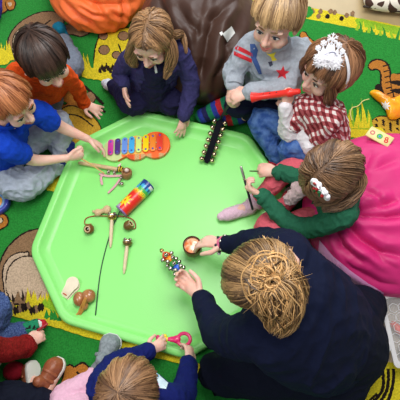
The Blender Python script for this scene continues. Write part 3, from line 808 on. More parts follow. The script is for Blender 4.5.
for k in range(8, 0, -1): o_ += [(-w_ * (1 - .12 * (k % 2)), Ls * k / 9)]
o_ += [(-w_, .014)]
g.prism(o_, .007, sA, R, .002); build('strap', g, fabric('black_velvet', (18, 18, 28)), t)
g = Geo(); g.tube([ctl + V((.006, .01, .008)), ctl, sA - d * .012, sA + d * .03], [.006, .007, .006, .005], seg=10); build('handle', g, blk, t)
g = Geo(); g.tube([ctl.lerp(sA, .25), ctl.lerp(sA, .75)], .0072, seg=10); build('handle_band', g, mat('gunmetal', (70, 72, 76), rough=.45, metal=.6), t)
for k in range(7):
    y = Ls * (.04 + .145 * k)
    for sg in (-1, 1): bell(t, sA + R @ V((sg * (w_ + .0085), y + (.006 if sg > 0 else 0), .007)), .0118, mat('bell_warm', (225, 205, 170), rough=.24, metal=1))
# tie-dye tube
a_, b_ = P(148.5, 184.5, .05), P(121.5, 211, .05)
t0 = V(((a_.x + b_.x) / 2, (a_.y + b_.y) / 2, ZT)); d = (b_ - a_).normalized(); s = orth(d, V((0, 0, 1))); Lr = (b_ - a_).length; rT = .031
a_ = V((a_.x, a_.y, ZT + rT)); b_ = V((b_.x, b_.y, ZT + rT)); d = (b_ - a_).normalized(); up_ = V((0, 0, 1)); lat_ = d.cross(up_)
def tie(c):
    q = c + t0 - a_; x = q.dot(d) / Lr; th = math.atan2(q.dot(lat_), q.dot(up_))
    u, v = x, th / 2.2
    jag = .04 * noise.noise(V((u * 30, v * 30, 0)))
    def star(cx, cy):
        dx, dy = (u - cx) * 1.0, (v - cy) * .45; r_ = math.hypot(dx, dy); an = math.atan2(dy, dx)
        return r_ * (1 + .28 * math.sin(an * 9)) + jag * .7
    s1 = star(.74, .2)
    if s1 < .035: return 0
    if s1 < .12: return 1
    if s1 < .155: return 2
    s2 = star(.18, .75)
    if u > .88 and v > .1 + jag * 2: return [3, 4][int(abs(u * 60 + v * 20)) % 2]
    if u < .10 + jag: return 5 if v > -.3 else 4
    if u < .2 + jag: return 5 if int(v * 7) % 2 else 6
    if u < .30 + jag * 2: return 7 if v < .2 else 6
    if u < .36 + jag * 2: return 1
    if s2 < .2: return 1
    return 0 if (u > .42 + jag * 2) else 2
cmT = [plastic('dye_red', (235, 50, 40)), plastic('dye_yellow', (255, 225, 40)), plastic('dye_orange', (250, 130, 40)), plastic('dye_purple', (110, 60, 140)), plastic('dye_white', (235, 225, 240)), plastic('dye_navy', (30, 70, 150)), plastic('dye_cyan', (70, 180, 225)), plastic('dye_green', (80, 190, 90))]
g = Geo()
rs = []
ns = 72
prof = [(.0, rT * .6), (.0, rT * .97), (.02, rT)] + [(.02 + .96 * k / 60, rT) for k in range(1, 61)] + [(1.0, rT * .97), (1.0, rT * .6)]
for x, r_ in prof: rs.append([a_ + d * (Lr * x) + (up_ * math.cos(6.28318 * k / ns) - lat_ * math.sin(6.28318 * k / ns)) * r_ for k in range(ns)])
g.rings(rs)
sh = build('shaker_tube', g, cmT, loc=t0)
for p in sh.data.polygons: p.material_index = tie(p.center)
tag(sh, 'tie-dye patterned rainbow shaker tube lying on the tray', 'shaker')
g = Geo(); R = Matrix(((lat_.x, up_.x, d.x), (lat_.y, up_.y, d.y), (lat_.z, up_.z, d.z))); g.lathe([(rT * .9, -.004), (rT * 1.02, -.002), (rT * 1.02, .003), (rT * .9, .004)], a_, R); build('end_cap', g, plastic('cap_navy', (30, 60, 130)), sh)
g = Geo(); g.lathe([(rT * .9, -.004), (rT * 1.01, -.002), (rT * 1.01, .003), (rT * .9, .004)], b_, R); build('end_cap', g, plastic('cap_purple', (150, 110, 170)), sh)
# thin stick with two wooden castanets on a red cord
g = Geo(); g.tube([P(120, 211, ZT + .016), P(113, 226, ZT + .006), P(106, 248, ZT + .0035), P(100, 275, ZT + .003), P(95.5, 315, ZT + .003)], [.003, .0026, .0024, .0024, .0028], seg=8, n=8)
t = build('thin_stick', g, plastic('dark_green', (20, 70, 40), rough=.35)); tag(t, 'long thin dark green stick curving down the middle of the tray', 'stick')
g = Geo(); g.tube([P(91, 224, ZT + .012), P(85, 224, ZT + .006), P(86, 218.5, ZT + .005), P(94, 216, ZT + .006), P(106, 216, ZT + .01), P(118, 216, ZT + .012), P(127, 217, ZT + .008), P(134, 221, ZT + .005), P(135.5, 228, ZT + .005), P(130, 229, ZT + .01)], .0022, seg=8, n=6)
t = build('cord', g, mat('red_cord', (165, 70, 45), rough=.7)); tag(t, 'reddish brown cord looping between two round wooden bells on the tray', 'cord')
def woodbell(px, py, lab, tilt, dark):
    c = P(px, py, ZT + .019); ax = V(tilt).normalized(); R = frame(orth(ax, V((0, 1, .1))), ax); r_ = .0215
    t = thing('wooden_bell', V((c.x, c.y, ZT)), lab, 'bell', 'wooden bells on the red cord')
    g = Geo(); prof = [(.004, -r_ * .8), (r_ * .7, -r_ * .75), (r_ * .98, -r_ * .3), (r_, .1 * r_), (r_ * .9, r_ * .55), (r_ * .62, r_ * .78), (r_ * .52, r_ * .7), (r_ * .46, 0), (.002, -r_ * .2)]
    g.lathe(prof, c, R); build('shell', g, mat(dark, {'olive_wood': (120, 92, 42), 'chestnut_wood': (128, 84, 40)}[dark], rough=.3, mottle=.2, mscale=60), t)
    g = Geo(); g.lathe([(r_ * .60, r_ * .74), (r_ * .64, r_ * .8), (r_ * .45, r_ * .82), (r_ * .42, r_ * .7)], c, R, cap=False); build('lip', g, woodl, t)
    g = Geo(); g.ell(c + R @ V((0, 0, r_ * .35)), r_ * .28, R); build('clapper', g, steel, t)
woodbell(89, 229, 'dark wooden bell at the left end of the red cord', (-.25, -.35, 1), 'chestnut_wood')
woodbell(128.5, 225.5, 'olive brown wooden bell at the right end of the red cord', (.7, .25, .5), 'olive_wood')
# pin-shaped wooden shaker
q1, q2 = P(98, 212.5, ZT + .015), P(107, 209.5, ZT + .015)
g = Geo(); g.ell(q1, (.0165, .0165, .0145)); g.ell(q2, (.0185, .019, .015)); g.tube([q1, q2], .0105, seg=12); g.tube([q1 + (q1 - q2).normalized() * .013 + V((0, .008, 0)), q1 + (q1 - q2).normalized() * .02 + V((0, .012, 0))], .006)
t = build('wooden_peg', g, woodl, vox=.0015, sm=2); tag(t, 'pale wooden double-lobed peg beside the tops of the bell sticks', 'peg')
# two bell sticks
def bellstick(bpx, bpy, px, py, lab, mt):
    b1 = P(bpx, bpy, ZT + .019); e = P(px, py, ZT + .006); d = (e - b1).normalized()
    t = thing('bell_stick', V((b1.x, b1.y, ZT)), lab, 'bell stick', 'bell sticks on the tray')
    s0 = b1 + d * .014
    g = Geo(); g.tube([s0, s0.lerp(e, .3), s0.lerp(e, .8), e], [.0075, .0085, .0075, .004], seg=12); build('handle', g, mat('birch', (235, 214, 175), rough=.45, mottle=.1, mscale=50), t)
    side = orth(d, V((1, 0, 0)))
    g = Geo(); R = frame(orth(-d, V((0, 0, 1))), -d); g.lathe([(.006, -.014), (.016, -.01), (.0205, .0), (.0205, .011), (.017, .013), (.015, .002), (.002, -.004)], b1, R); build('bell_cup', g, mt, t)
    g = Geo(); g.lathe([(.0207, .004), (.0215, .006), (.0207, .009)], b1, R, cap=False); build('cup_band', g, steel, t)
    for sg in (-1, 1):
        bell(t, b1 - d * .012 + side * sg * .0105 + V((0, 0, .004)), .0085, steel)
bellstick(112, 217, 110.5, 247, 'bell on a wooden stick, its top touching the red cord', brass)
bellstick(127.5, 243, 124, 273, 'bell on a wooden stick lying alone below the red cord', mat('bell_brown', (150, 120, 80), rough=.3, metal=.8))
# paddle castanet
c = P(71, 288, ZT); d = (P(77, 280, ZT) - P(65, 297, ZT)).normalized(); s = V((d.y, -d.x, 0)); R = Matrix(((s.x, d.x, 0), (s.y, d.y, 0), (0, 0, 1)))
t = thing('castanet_clapper', c, 'cream wooden paddle clapper with a small red mark on the tray', 'castanet')
def paddle(k=1):
    o = []
    for i in range(15):
        a = math.radians(-35 + 250 * i / 14); o.append((.0285 * k * math.cos(a), .018 + .0285 * k * math.sin(a)))
    return o + [(-.017 * k, -.045), (.017 * k, -.045)]
cream = mat('cream_wood', (240, 226, 198), rough=.45, mottle=.06, mscale=50)
g = Geo(); g.prism(paddle(), .006, c + R @ V((.004, -.007, .0006)), R, .001); build('lower_blade', g, cream, t)
Rt2 = R @ Matrix.Rotation(.10, 3, 'X'); g = Geo(); g.prism(paddle(.98), .006, c + R @ V((0, 0, .0125)), Rt2, .001); build('upper_blade', g, cream, t)
g = Geo(); g.tube([c + Rt2 @ V((-.007, -.034, .0)) + V((0, 0, .019)), c + Rt2 @ V((.007, -.034, 0)) + V((0, 0, .019))], .0028, seg=8); build('tie_cord', g, plastic('rust', (190, 80, 50)), t)
# brown maraca-like nut shaker
t = thing('seed_shaker', P(85, 299, ZT), 'glossy brown seed pod shaker tied with straw, beside the cream clapper', 'shaker')
nut = mat('nut_brown', (150, 92, 52), rough=.18, spec=.6, mottle=.35, mscale=22, col2=(190, 130, 80))
g = Geo(); g.ell(P(88.5, 296, ZT + .024), (.029, .028, .0235)); build('pod', g, nut, t)
g = Geo(); g.ell(P(79, 299, ZT + .021), (.024, .03, .02)); g.ell(P(84, 305, ZT + .015), (.018, .022, .015)); build('pod', g, nut, t)
g = Geo(); g.tint = .5
strands(g, [P(86, 298, ZT + .045), P(84, 303, ZT + .034), P(82, 309, ZT + .014), P(79, 314, ZT + .008), P(75, 316, ZT + .01)], 26, .010, .0017, seed=4, prof=[.5, .8, 1, .8, .5])
build('straw_tie', g, mat('straw', (206, 150, 70), rough=.6), t)
# jumble at upper left: bee stick, ribbon jingles, small wooden cup
t = thing('bee_stick', P(104, 168, ZT), 'thick wooden stick with a yellow and black striped bee end', 'stick')
e0, e1 = P(80, 163, ZT + .012), P(119, 169.5, ZT + .016); d = (e1 - e0).normalized(); g = Geo(); g.tube([e0, e0.lerp(e1, .5), e1], [.0085, .0095, .009], seg=14); build('handle', g, woodl, t)
R = frame(orth(d, V((0, 0, 1))), d); e2 = P(123.5, 166.5, ZT + .016)
for k in range(6):
    g = Geo(); pp = e1 + d * (.0045 * k) + V((0, .003, .002)); g.lathe([(.004, -.0026), (.0145 - .0004 * k * k, -.0024), (.0148 - .0004 * k * k, .002), (.004, .0024)], pp, R); build('stripe', g, [blk, plastic('bee_yellow', (245, 205, 30))][k % 2], t)
g = Geo(); g.ell(e1 + d * .036 + V((0, .002, .004)), .0115); build('bead', g, mat('bead_cream', (240, 220, 205), rough=.35), t)
g = Geo(); g.tube([e1 + d * .006 + V((-.004, .012, .012)), e1 + d * .012 + V((0, .02, .018))], [.006, .004]); build('wing', g, mat('bead_cream', (240, 220, 205)), t)
c = P(127, 174, ZT + .017); R = frame(V((-.6, -.1, .1)), V((.3, .25, .9)))
g = Geo(); g.lathe([(.003 * 1.2, -.019), (.0200, -.0185), (.0225, -.006), (.0235, .014), (.0205, .0185), (.0175, .0185), (.0155, -.004), (.002, -.008)], c + V((0, 0, .003)), R)
t = build('wooden_cup', g, mat('cup_wood', (168, 122, 78), rough=.4, mottle=.2, mscale=50)); tag(t, 'small brown wooden cup at the end of the striped bee stick', 'cup')
t = thing('ribbon_jingles', P(113, 177, ZT), 'pink ribbon sticks with little jingle bells below the bee stick', 'jingles')
pinkr = mat('ribbon_pink', (224, 170, 176), rough=.6)
for pts, w_ in (([(100, 174), (108, 176), (121, 175.5)], .0055), ([(103, 173), (101, 178), (102, 184)], .0055), ([(120, 179), (115, 186), (108.5, 192.5)], .0048)):
    g = Geo(); g.tube([P(x, y, ZT + .009) for x, y in pts], w_, seg=8, wide=(V((0, 0, 1)), .5)); build('ribbon', g, pinkr, t)
for x, y in ((108.5, 172), (114.5, 172.5), (121.5, 178), (120, 183.5), (122, 184)): bell(t, P(x, y, ZT + .012), .009, steel)
# beater held by the ginger-haired child
g = Geo(); g.tube([P(75, 154, .125), P(79, 157, .112), P(92, 165, .07), P(104, 173.5, .034)], [.0036, .0036, .0036, .0032], seg=8)
t = build('beater', g, mat('beater_wood', (228, 190, 120), rough=.5)); tag(t, 'thin pale wooden beater held by the ginger-haired child', 'beater')
# ================================================================== people
def wdir(px, py, z, dx, dy, dz=0):
    """room direction that reads as (dx, dy) in the photo at this spot, with a rise of dz per unit"""
    a = P(px, py, z); b = P(px + dx, py + dy, z); d = (b - a).normalized(); return (d + V((0, 0, dz))).normalized()
DN = V((0, 0, -1)); UPZ = V((0, 0, 1))
def shoe(root, name, heel, toe, up, w, mt, sole, h=.05, straps=0, strapm=None, lab=None):
    d = (toe - heel).normalized(); R = frame(d, up); L = (toe - heel).length
    def pt(x, y, z): return heel + R @ V((x * w, y * L, z * h))
    g = Geo(); xs = [(.0, .62), (.12, .78), (.35, .74), (.55, .86), (.75, .95), (.9, .78), (1, .35)]
    ol = [(-b * .5, a) for a, b in xs] + [(b * .5, a) for a, b in xs[::-1]]
    def loop(k, z, ym=1): return [pt(x * k, .5 + (y - .5) * (k if k < 1 else k) * ym, z) for x, y in ol]
    g.rings([loop(1.0, .2), loop(1.02, .35), loop(.97, .6), loop(.8, .9), loop(.5, 1.08), loop(.2, 1.12)])
    g.tube([pt(0, .22, .7), pt(0, .2, 1.25)], [w * .32, w * .3], seg=14)
    o = build('shoe', g, mt, root, vox=.003, sm=4)
    if lab: o['label'] = lab
    g = Geo(); g.rings([loop(1.0, -.02), loop(1.06, .04), loop(1.07, .24), loop(1.0, .28)]); build('sole', g, sole, o)
    for k in range(straps):
        y = .32 + .2 * k; g = Geo(); g.tube([pt(-.46, y, .55), pt(-.25, y + .02, .98), pt(0, y + .03, 1.13), pt(.25, y + .02, .98), pt(.46, y, .55)], [w * .055] * 5, seg=10, wide=(R @ V((0, 1, 0)), 1.6)); build('strap', g, strapm or mt, o)
    return o
def sock(root, ankle, heel, toe, r, mt, lab=None, stripes=None, top=.05, matfn=None, shin=None):
    g = Geo(); up = (ankle - heel).normalized() if (ankle - heel).length > 1e-4 else UPZ
    s0 = ankle + (shin - ankle).normalized() * top if shin is not None else ankle + up * top
    g.tube([s0, ankle, heel.lerp(ankle, .25)], [r * 1.0, r * .98, r * 1.05], seg=16)
    g.tube([heel, heel.lerp(toe, .4), heel.lerp(toe, .8), toe], [r * .98, r * .95, r * .92, r * .66], seg=16, n=4)
    o = build('sock', g, mt, root, vox=.0028, sm=5, matfn=matfn, disp=folds(.0014, 40, None, 2))
    if lab: o['label'] = lab
    return o

def fl_sag(az, r):
    ph = math.radians(42 + abs(az) * .55 + r.gauss(0, 5)); return V((.04 * (1 if az > 0 else -1), math.cos(ph), math.sin(ph))).normalized()
# ------------------------------------------------ boy in orange
f = wdir(42, 54, .5, 15, 26, -.2)
J = dict(head=(45, 59, .49), neck=(38, 68, .40), chest=(38, 76, .33), waist=(42, 86, .22), pelvis=(44, 84, .12),
         sL=(60, 73, .36), eL=(75, 86, .19), wL=(84, 103, .06), sR=(18, 72, .37), eR=(3, 90, .26), wR=(8, 112, .16),
         hL=(54, 76, .13), kL=(72, 66, .09), aL=(64, 42, .06), fL=(60, 30, .045), hR=(38, 88, .12), kR=(52, 104, .09), aR=(30, 100, .06), fR=(22, 96, .05))
root, J, R = person('child with short dark brown hair in an orange jumper, one hand flat on the carpet', J, 1.0, 1.0, f, UPZ,
    hands=[('L', dict(tip=(99, 111, .022), pn=DN, side=-1, spread=.24, curl=(.1, .12, .12, .15), thumb=1.0, tc=.1)), ('R', dict(tip=(12, 124, .15), pn=DN, side=1))], hl=.125, fr=.0068)
org = fabric('orange_knit', (226, 82, 24), mottle=.2)
g = top_geo(J, 1.0, end=1.999, r=(.044, .036, .030)); build('jumper', g, org, root, vox=.0035, sm=5, disp=folds(.0045, 16, None, 4))
cuff(root, 'cuff', J['wL'], J['wL'] - J['eL'], .027, org); cuff(root, 'collar', J['neck'].lerp(J['head'], .12), J['head'] - J['neck'], .05, org, h=.008)
gry = fabric('grey_jersey', (112, 120, 134)); g = legs_geo(J, 1.0); build('joggers', g, gry, root, vox=.004, sm=5, disp=folds(.005, 15, None, 8))
shoe(root, 'shoe', P(65, 40, .03), P(58, 27, .03), UPZ, .07, fabric('teal_shoe', (20, 110, 140)), plastic('navy_sole', (20, 40, 110)))
g = Geo()
def hm_o(az):
    a = abs(az); return 12 if a < 50 else (12 - (a - 50) * 1.1 if a < 80 else (-27 - (a - 80) * .1))
hair_cap(g, J['head'], R, 1.02, hm_o, crown=(180, 62), n=1100, thick=.0030, vol=1.08, wave=.03, seed=2)
build('hair', g, hairmat('hair_dark', (30, 18, 13), (78, 54, 42)), root)
face_parts(root, J['head'], R, 1.0, brow=(60, 42, 32))
# ------------------------------------------------ red-haired boy
f = wdir(10, 98, .47, 26, 17, -.2)
J = dict(head=(9, 101, .47), neck=(3, 120, .38), chest=(6, 128, .32), waist=(4, 146, .21), pelvis=(2, 160, .10),
         sL=(34, 112, .35), eL=(63, 128, .20), wL=(88, 139, .13), sR=(6, 146, .35), eR=(33, 160, .21), wR=(67, 158, .14),
         hL=(14, 150, .11), kL=(56, 124, .12), aL=(60, 146, .06), fL=(72, 152, .045), hR=(2, 172, .11), kR=(22, 186, .10), aR=(52, 166, .06), fR=(68, 158, .05))
root, J, R = person('child with short ginger hair in a royal blue polo shirt, leaning over the tray', J, 1.0, 1.0, f, UPZ,
    hands=[('L', dict(tip=(103, 147, .08), pn=V((.2, -.5, -.8)), side=-1, curl=(.35, .4, .45, .5), thumb=.7)), ('R', dict(tip=(82, 155, .12), pn=V((.1, .9, -.4)), side=1, curl=(1.0, 1.1, 1.1, 1.1), thumb=.5))], hl=.12, fr=.0066)
bl = fabric('royal_blue', (22, 70, 196), mottle=.12)
g = top_geo(J, 1.0, end=.5, r=(.05, .05, .05)); build('polo_shirt', g, bl, root, vox=.0035, sm=5, disp=folds(.004, 15, None, 14))
cuff(root, 'collar', J['neck'].lerp(J['head'], .1), J['head'] - J['neck'], .052, bl, h=.010)
lg = fabric('light_grey_jersey', (176, 186, 200), mscale=60); g = legs_geo(J, 1.05, r=(.075, .066, .05)); build('joggers', g, lg, root, vox=.004, sm=5, disp=folds(.007, 14, None, 18))
nv_shoe = fabric('blue_shoe', (34, 48, 130))
shoe(root, 'shoe', P(56, 150, .03), P(76, 149, .03), UPZ, .07, nv_shoe, plastic('navy_sole', (20, 40, 110)))
shoe(root, 'shoe', P(50, 172, .03), P(66, 160, .03), UPZ, .065, nv_shoe, plastic('navy_sole', (20, 40, 110)))
g = Geo()
def hm_s(az):
    a = abs(az); return 27 if a < 45 else (27 - (a - 45) * 1.1 if a < 90 else -24)
hair_cap(g, J['head'], R, .99, hm_s, crown=(180, 64), n=1000, thick=.0030, vol=1.09, wave=.06, seed=3)
build('hair', g, hairmat('hair_ginger', (128, 66, 34), (206, 134, 84)), root)
face_parts(root, J['head'], R, 1.0, brow=(170, 110, 70))
# ------------------------------------------------ girl in navy, far side
f = wdir(152, 40, .5, -10, 26, -.2)
J = dict(head=(152, 40, .48), neck=(155, 54, .39), chest=(156, 62, .32), waist=(155, 78, .2), pelvis=(154, 86, .10),
         sR=(134, 56, .35), eR=(121, 72, .24), wR=(124, 82, .235), sL=(177, 50, .36), eL=(191, 84, .22), wL=(184, 115, .13),
         hR=(146, 88, .10), kR=(134, 103, .12), aR=(116, 86, .07), fR=(108, 84, .05), hL=(162, 88, .10), kL=(172, 102, .12), aL=(160, 102, .06), fL=(150, 100, .05))
root, J, R = person('child with long light brown hair in a navy cardigan, touching the tray', J, .98, .92, f, UPZ,
    hands=[('R', dict(tip=(126, 103, .20), pn=V((.9, -.2, -.3)), side=-1, curl=(.25, .2, .2, .25), thumb=.6)), ('L', dict(tip=(179, 142, .045), pn=V((-.5, -.1, -.8)), side=-1 * -1, curl=(.15, .2, .2, .25), spread=.14, thumb=.8))], hl=.115, fr=.0062)
nvy = fabric('navy_marl', (60, 57, 104), mottle=.2)
g = top_geo(J, .98, end=1.999, r=(.046, .041, .034)); build('cardigan', g, nvy, root, vox=.0035, sm=5, disp=folds(.004, 17, None, 24))
dk = fabric('dark_navy_cotton', (34, 32, 66)); g = legs_geo(J, 1.0, r=(.07, .06, .042)); 
g.tube([J['neck'].lerp(J['chest'], .5) + wdir(152, 60, .3, 0, 10) * .04, J['waist'] + wdir(152, 60, .3, 0, 10) * .045, J['pelvis'] + wdir(152, 60, .3, 0, 10) * .06], [.045, .06, .07], seg=18, wide=((J['sR'] - J['sL']).normalized(), 1.15))
dr = build('dungarees', g, dk, root, vox=.004, sm=5, disp=folds(.005, 14, None, 28))
patch('button', [(154, 66), (156, 65), (157.5, 72), (155.5, 73)], dr, mat('button_white', (225, 225, 230)), dr, off=.003)
def ssk(c1, c2, dirv, per, k0=0):
    return [mat(*c1), mat(*c2)]
sw, sg = fabric('sock_white', (215, 222, 232)), fabric('sock_slate', (80, 92, 120))
dS = (J['fR'] - J['aR']).normalized()
aR = J['aR']
def rel_stripe(o, axis, org_, per, seq):
    off = wloc(o)
    for p in o.data.polygons:
        x = (p.center + off - org_).dot(axis) / per; p.material_index = seq[int(math.floor(x)) % len(seq)]
o = sock(root, J['aR'], J['aR'] + V((0, 0, -.015)), J['fR'] + V((0, 0, 0)) + dS * .02, .030, [sw, sg], 'white and slate striped sock', shin=J['kR'], top=.04)
rel_stripe(o, dS, J['fR'] + dS * .012, .011, [0, 0, 1, 0, 1, 0])
for p in o.data.polygons:
    if (p.center + wloc(o) - J['fR']).dot(dS) > -.012: p.material_index = 0
qa, qb = P(170, 88, .15), P(150, 99, .15); dq = (qb - qa).normalized(); g = Geo(); g.tube([qa, qa.lerp(qb, .5), qb], [.026, .030, .024], seg=16); o = build('sock', g, [sw, sg], root, vox=.0028, sm=4); o['label'] = 'white and slate striped sock'; rel_stripe(o, dq, qa, .011, [0, 0, 1, 0, 1])
g = Geo()
def hm_l(az):
    a = abs(az); return 42 if a < 30 else (42 - (a - 30) * 1.3 if a < 80 else -38)
def fl_part(az, rnd):
    y = rnd.uniform(20, 150); return hdir(0, 90 - (75 - y) ) if y < 75 else hdir(180, 90 - (y - 75))
hair_cap(g, J['head'], R, .92, hm_l, crown=(180, 80), n=1100, thick=.0030, vol=1.06, wave=.02, seed=4, flow=fl_sag, t0max=.6)
hc = J['head']
for sx, pts, n in ((1, [P(134, 40, .5), P(132, 50, .45), P(131, 58, .40), P(134, 64, .37), P(138, 66, .36)], 110), (-1, [P(166, 36, .51), P(171, 48, .47), P(171, 60, .42), P(168, 70, .38), P(165, 79, .35)], 170)):
    strands(g, pts, n, .026, .0022, seed=5 + sx, prof=[.7, 1, 1.0, .7, .35])
strands(g, [P(166, 30, .53), P(172, 36, .49), P(180, 34, .42), P(184, 40, .40), P(186, 54, .37)], 70, .02, .002, seed=9, prof=[.8, 1, .9, .7, .4])
build('hair', g, hairmat('hair_lightbrown', (78, 54, 36), (196, 150, 104)), root)
face_parts(root, J['head'], R, .92, brow=(120, 85, 60))
# ------------------------------------------------ boy in grey sweatshirt
f = wdir(278, 20, .56, -15, 26, .12)
J = dict(head=(277, 20, .56), neck=(276, 44, .46), chest=(275, 54, .39), waist=(273, 78, .24), pelvis=(272, 96, .11),
         sR=(254, 44, .42), eR=(235, 70, .33), wR=(234, 83, .32), sL=(302, 52, .41), eL=(287, 84, .33), wL=(251, 92, .335),
         hR=(262, 98, .12), kR=(240, 104, .19), aR=(228, 106, .10), fR=(208, 114, .055), hL=(282, 100, .12), kL=(268, 112, .17), aL=(238, 115, .06), fL=(227, 118, .055))
root, J, R = person('sandy-haired child in a grey sweatshirt with a red star, holding the bell strap', J, 1.03, 1.02, f, UPZ,
    hands=[('R', dict(tip=(229, 100, .29), pn=V((.6, -.3, -.6)), side=-1, curl=(.9, .9, .9, .9))), ('L', dict(tip=(225, 100, .31), pn=V((-.1, .2, -1)), side=-1, curl=(.55, .6, .65, .7), thumb=.5))], hl=.135, fr=.0074)
gm_ = fabric('heather_grey', (172, 180, 190), mottle=.14)
g = top_geo(J, 1.03, end=1.999, r=(.05, .045, .036), tr=(.052, .085, .088, .09)); sw_ = build('sweatshirt', g, gm_, root, vox=.0035, sm=5, disp=folds(.005, 13, None, 34))
cuff(root, 'cuff', J['wL'].lerp(J['eL'], .06), J['wL'] - J['eL'], .034, gm_, h=.016); cuff(root, 'cuff', J['wR'].lerp(J['eR'], .1), J['wR'] - J['eR'], .034, gm_, h=.014)
cuff(root, 'collar', J['neck'].lerp(J['head'], .12), J['head'] - J['neck'], .053, gm_, h=.008)
bvs = bvh_of(sw_)
rp, bp, yp = mat('print_red', (205, 40, 52), rough=.8), mat('print_blue', (60, 90, 150), rough=.8), mat('print_yellow', (235, 225, 60), rough=.8)
patch('star_print', starpx(282.5, 73, 8.2, 3.6, 5, .1, .9, .9), bvs, rp, sw_, label='red star print on the sleeve')
patch('stripe_print', [(236, 45), (243, 48), (252, 53), (253, 57), (244, 53), (235, 49)], bvs, rp, sw_)
patch('stripe_print', [(234, 51), (243, 55), (252, 59), (252, 63), (243, 59), (234, 55)], bvs, rp, sw_)
patch('figure_print', [(250, 44), (255, 44), (258, 50), (256, 57), (260, 66), (262, 74), (259, 74), (255, 66), (251, 58)], bvs, bp, sw_)
patch('bird_print', [(266, 53), (270, 54), (276, 52), (274, 56), (277, 60), (272, 61), (271, 57)], bvs, yp, sw_)
patch('dark_print', [(268, 62), (272, 61), (273, 65), (270, 67)], bvs, mat('print_slate', (60, 64, 84)), sw_)
nj = fabric('navy_jeans', (26, 30, 56)); g = legs_geo(J, 1.03, r=(.07, .056, .045), end=.5); build('trousers', g, nj, root, vox=.004, sm=5, disp=folds(.005, 14, None, 38))
cs_ = [fabric('sk_green', (30, 120, 84)), fabric('sk_red', (190, 42, 48)), fabric('sk_blue', (44, 60, 150)), fabric('sk_navy', (34, 34, 80))]
def stripe_sock(a, b, lab):
    d = (b - a).normalized(); g = Geo(); g.tube([a - d * .03, a, a.lerp(b, .5), b], [.040, .043, .043, .033], seg=18)
    o = build('sock', g, cs_, root, vox=.003, sm=4, disp=folds(.0015, 30)); o['label'] = lab; rel_stripe(o, d, a, .024, [2, 0, 1, 2, 0, 3]); return o
stripe_sock(P(242, 114, .07), P(222, 119, .055), 'green, red and blue striped sock'); stripe_sock(P(234, 103, .115), P(202, 116, .055), 'green, red and blue striped sock')
g = Geo()
def hm_g(az):
    a = abs(az - 0); return 20 if a < 45 else (20 - (a - 45) * .9 if a < 85 else -22)
hair_cap(g, J['head'], R, 1.03, hm_g, crown=(165, 62), n=1100, thick=.0032, vol=1.09, wave=.04, seed=6)
build('hair', g, hairmat('hair_sandy', (112, 80, 50), (214, 176, 124)), root)
face_parts(root, J['head'], R, 1.02, brow=(150, 115, 80), iris=(60, 70, 90))
# ------------------------------------------------ girl with tiara
f = wdir(327, 76, .46, -26, 14, .12)
J = dict(head=(328, 71, .46), neck=(323, 94, .37), chest=(320, 108, .32), waist=(322, 130, .2), pelvis=(322, 148, .10),
         sR=(304, 106, .33), eR=(289, 132, .22), wR=(285, 107, .34), sL=(332, 118, .34), eL=(312, 146, .2), wL=(293, 116, .26),
         hR=(312, 140, .12), kR=(260, 118, .20), aR=(278, 158, .06), fR=(271, 166, .045), hL=(322, 158, .11), kL=(290, 146, .17), aL=(296, 172, .05), fL=(286, 172, .045))
root, J, R = person('child in a white tiara and red checked shirt, blowing the red recorder', J, .97, .97, f, UPZ,
    hands=[('R', dict(tip=(289, 86, .41), pn=V((.2, .9, .1)), side=-1, curl=(.9, .95, 1.0, 1.0), thumb=.4)), ('L', dict(tip=(283, 103, .30), pn=V((.1, .6, -.6)), side=1, curl=(.5, .5, .5, .5)))], hl=.105, fr=.006)
# red and white check, woven: two crossing bands
ck = bpy.data.materials.new('red_check'); ck.use_nodes = True; nt = ck.node_tree; b = nt.nodes['Principled BSDF']; b.inputs['Roughness'].default_value = .85
tc = nt.nodes.new('ShaderNodeTexCoord'); mp = nt.nodes.new('ShaderNodeMapping'); mp.inputs['Rotation'].default_value = (.5, .6, .6)
nt.links.new(tc.outputs['Object'], mp.inputs[0]); fac = []
for ax in 'XY':
    wv = nt.nodes.new('ShaderNodeTexWave'); wv.wave_type = 'BANDS'; wv.bands_direction = ax; wv.inputs['Scale'].default_value = 14.5; wv.inputs['Distortion'].default_value = .25; wv.inputs['Detail Scale'].default_value = .6
    cr = nt.nodes.new('ShaderNodeValToRGB'); cr.color_ramp.elements[0].position = .46; cr.color_ramp.elements[1].position = .52
    nt.links.new(mp.outputs[0], wv.inputs['Vector']); nt.links.new(wv.outputs['Fac'], cr.inputs[0]); fac.append(cr.outputs[0])
ad = nt.nodes.new('ShaderNodeMath'); ad.operation = 'ADD'; nt.links.new(fac[0], ad.inputs[0]); nt.links.new(fac[1], ad.inputs[1])
hf = nt.nodes.new('ShaderNodeMath'); hf.operation = 'MULTIPLY'; hf.inputs[1].default_value = .5; nt.links.new(ad.outputs[0], hf.inputs[0])
cr = nt.nodes.new('ShaderNodeValToRGB'); cr.color_ramp.elements[0].color = lin((238, 226, 222)); cr.color_ramp.elements[1].color = lin((116, 22, 32)); e = cr.color_ramp.elements.new(.5); e.color = lin((176, 84, 88))
nt.links.new(hf.outputs[0], cr.inputs[0]); nt.links.new(cr.outputs[0], b.inputs['Base Color'])
g = top_geo(J, .97, end=.68, r=(.047, .044, .042), tr=(.052, .084, .092, .10)); sh_ = build('checked_shirt', g, ck, root, vox=.0035, sm=5, disp=folds(.005, 14, None, 44))
cuff(root, 'collar', J['neck'].lerp(J['head'], .12), J['head'] - J['neck'], .05, ck, h=.010)
wht = fabric('white_cotton', (236, 232, 236), mottle=.05)
for a in 'RL':
    g = Geo(); g.tube([J['s' + a].lerp(J['e' + a], .75), J['e' + a], J['w' + a]], [.036, .044, .028], seg=16, n=6)
    build('undershirt_sleeve', g, wht, root, vox=.0035, sm=4, disp=folds(.004, 18, None, 46))['label'] = 'white undershirt sleeve'
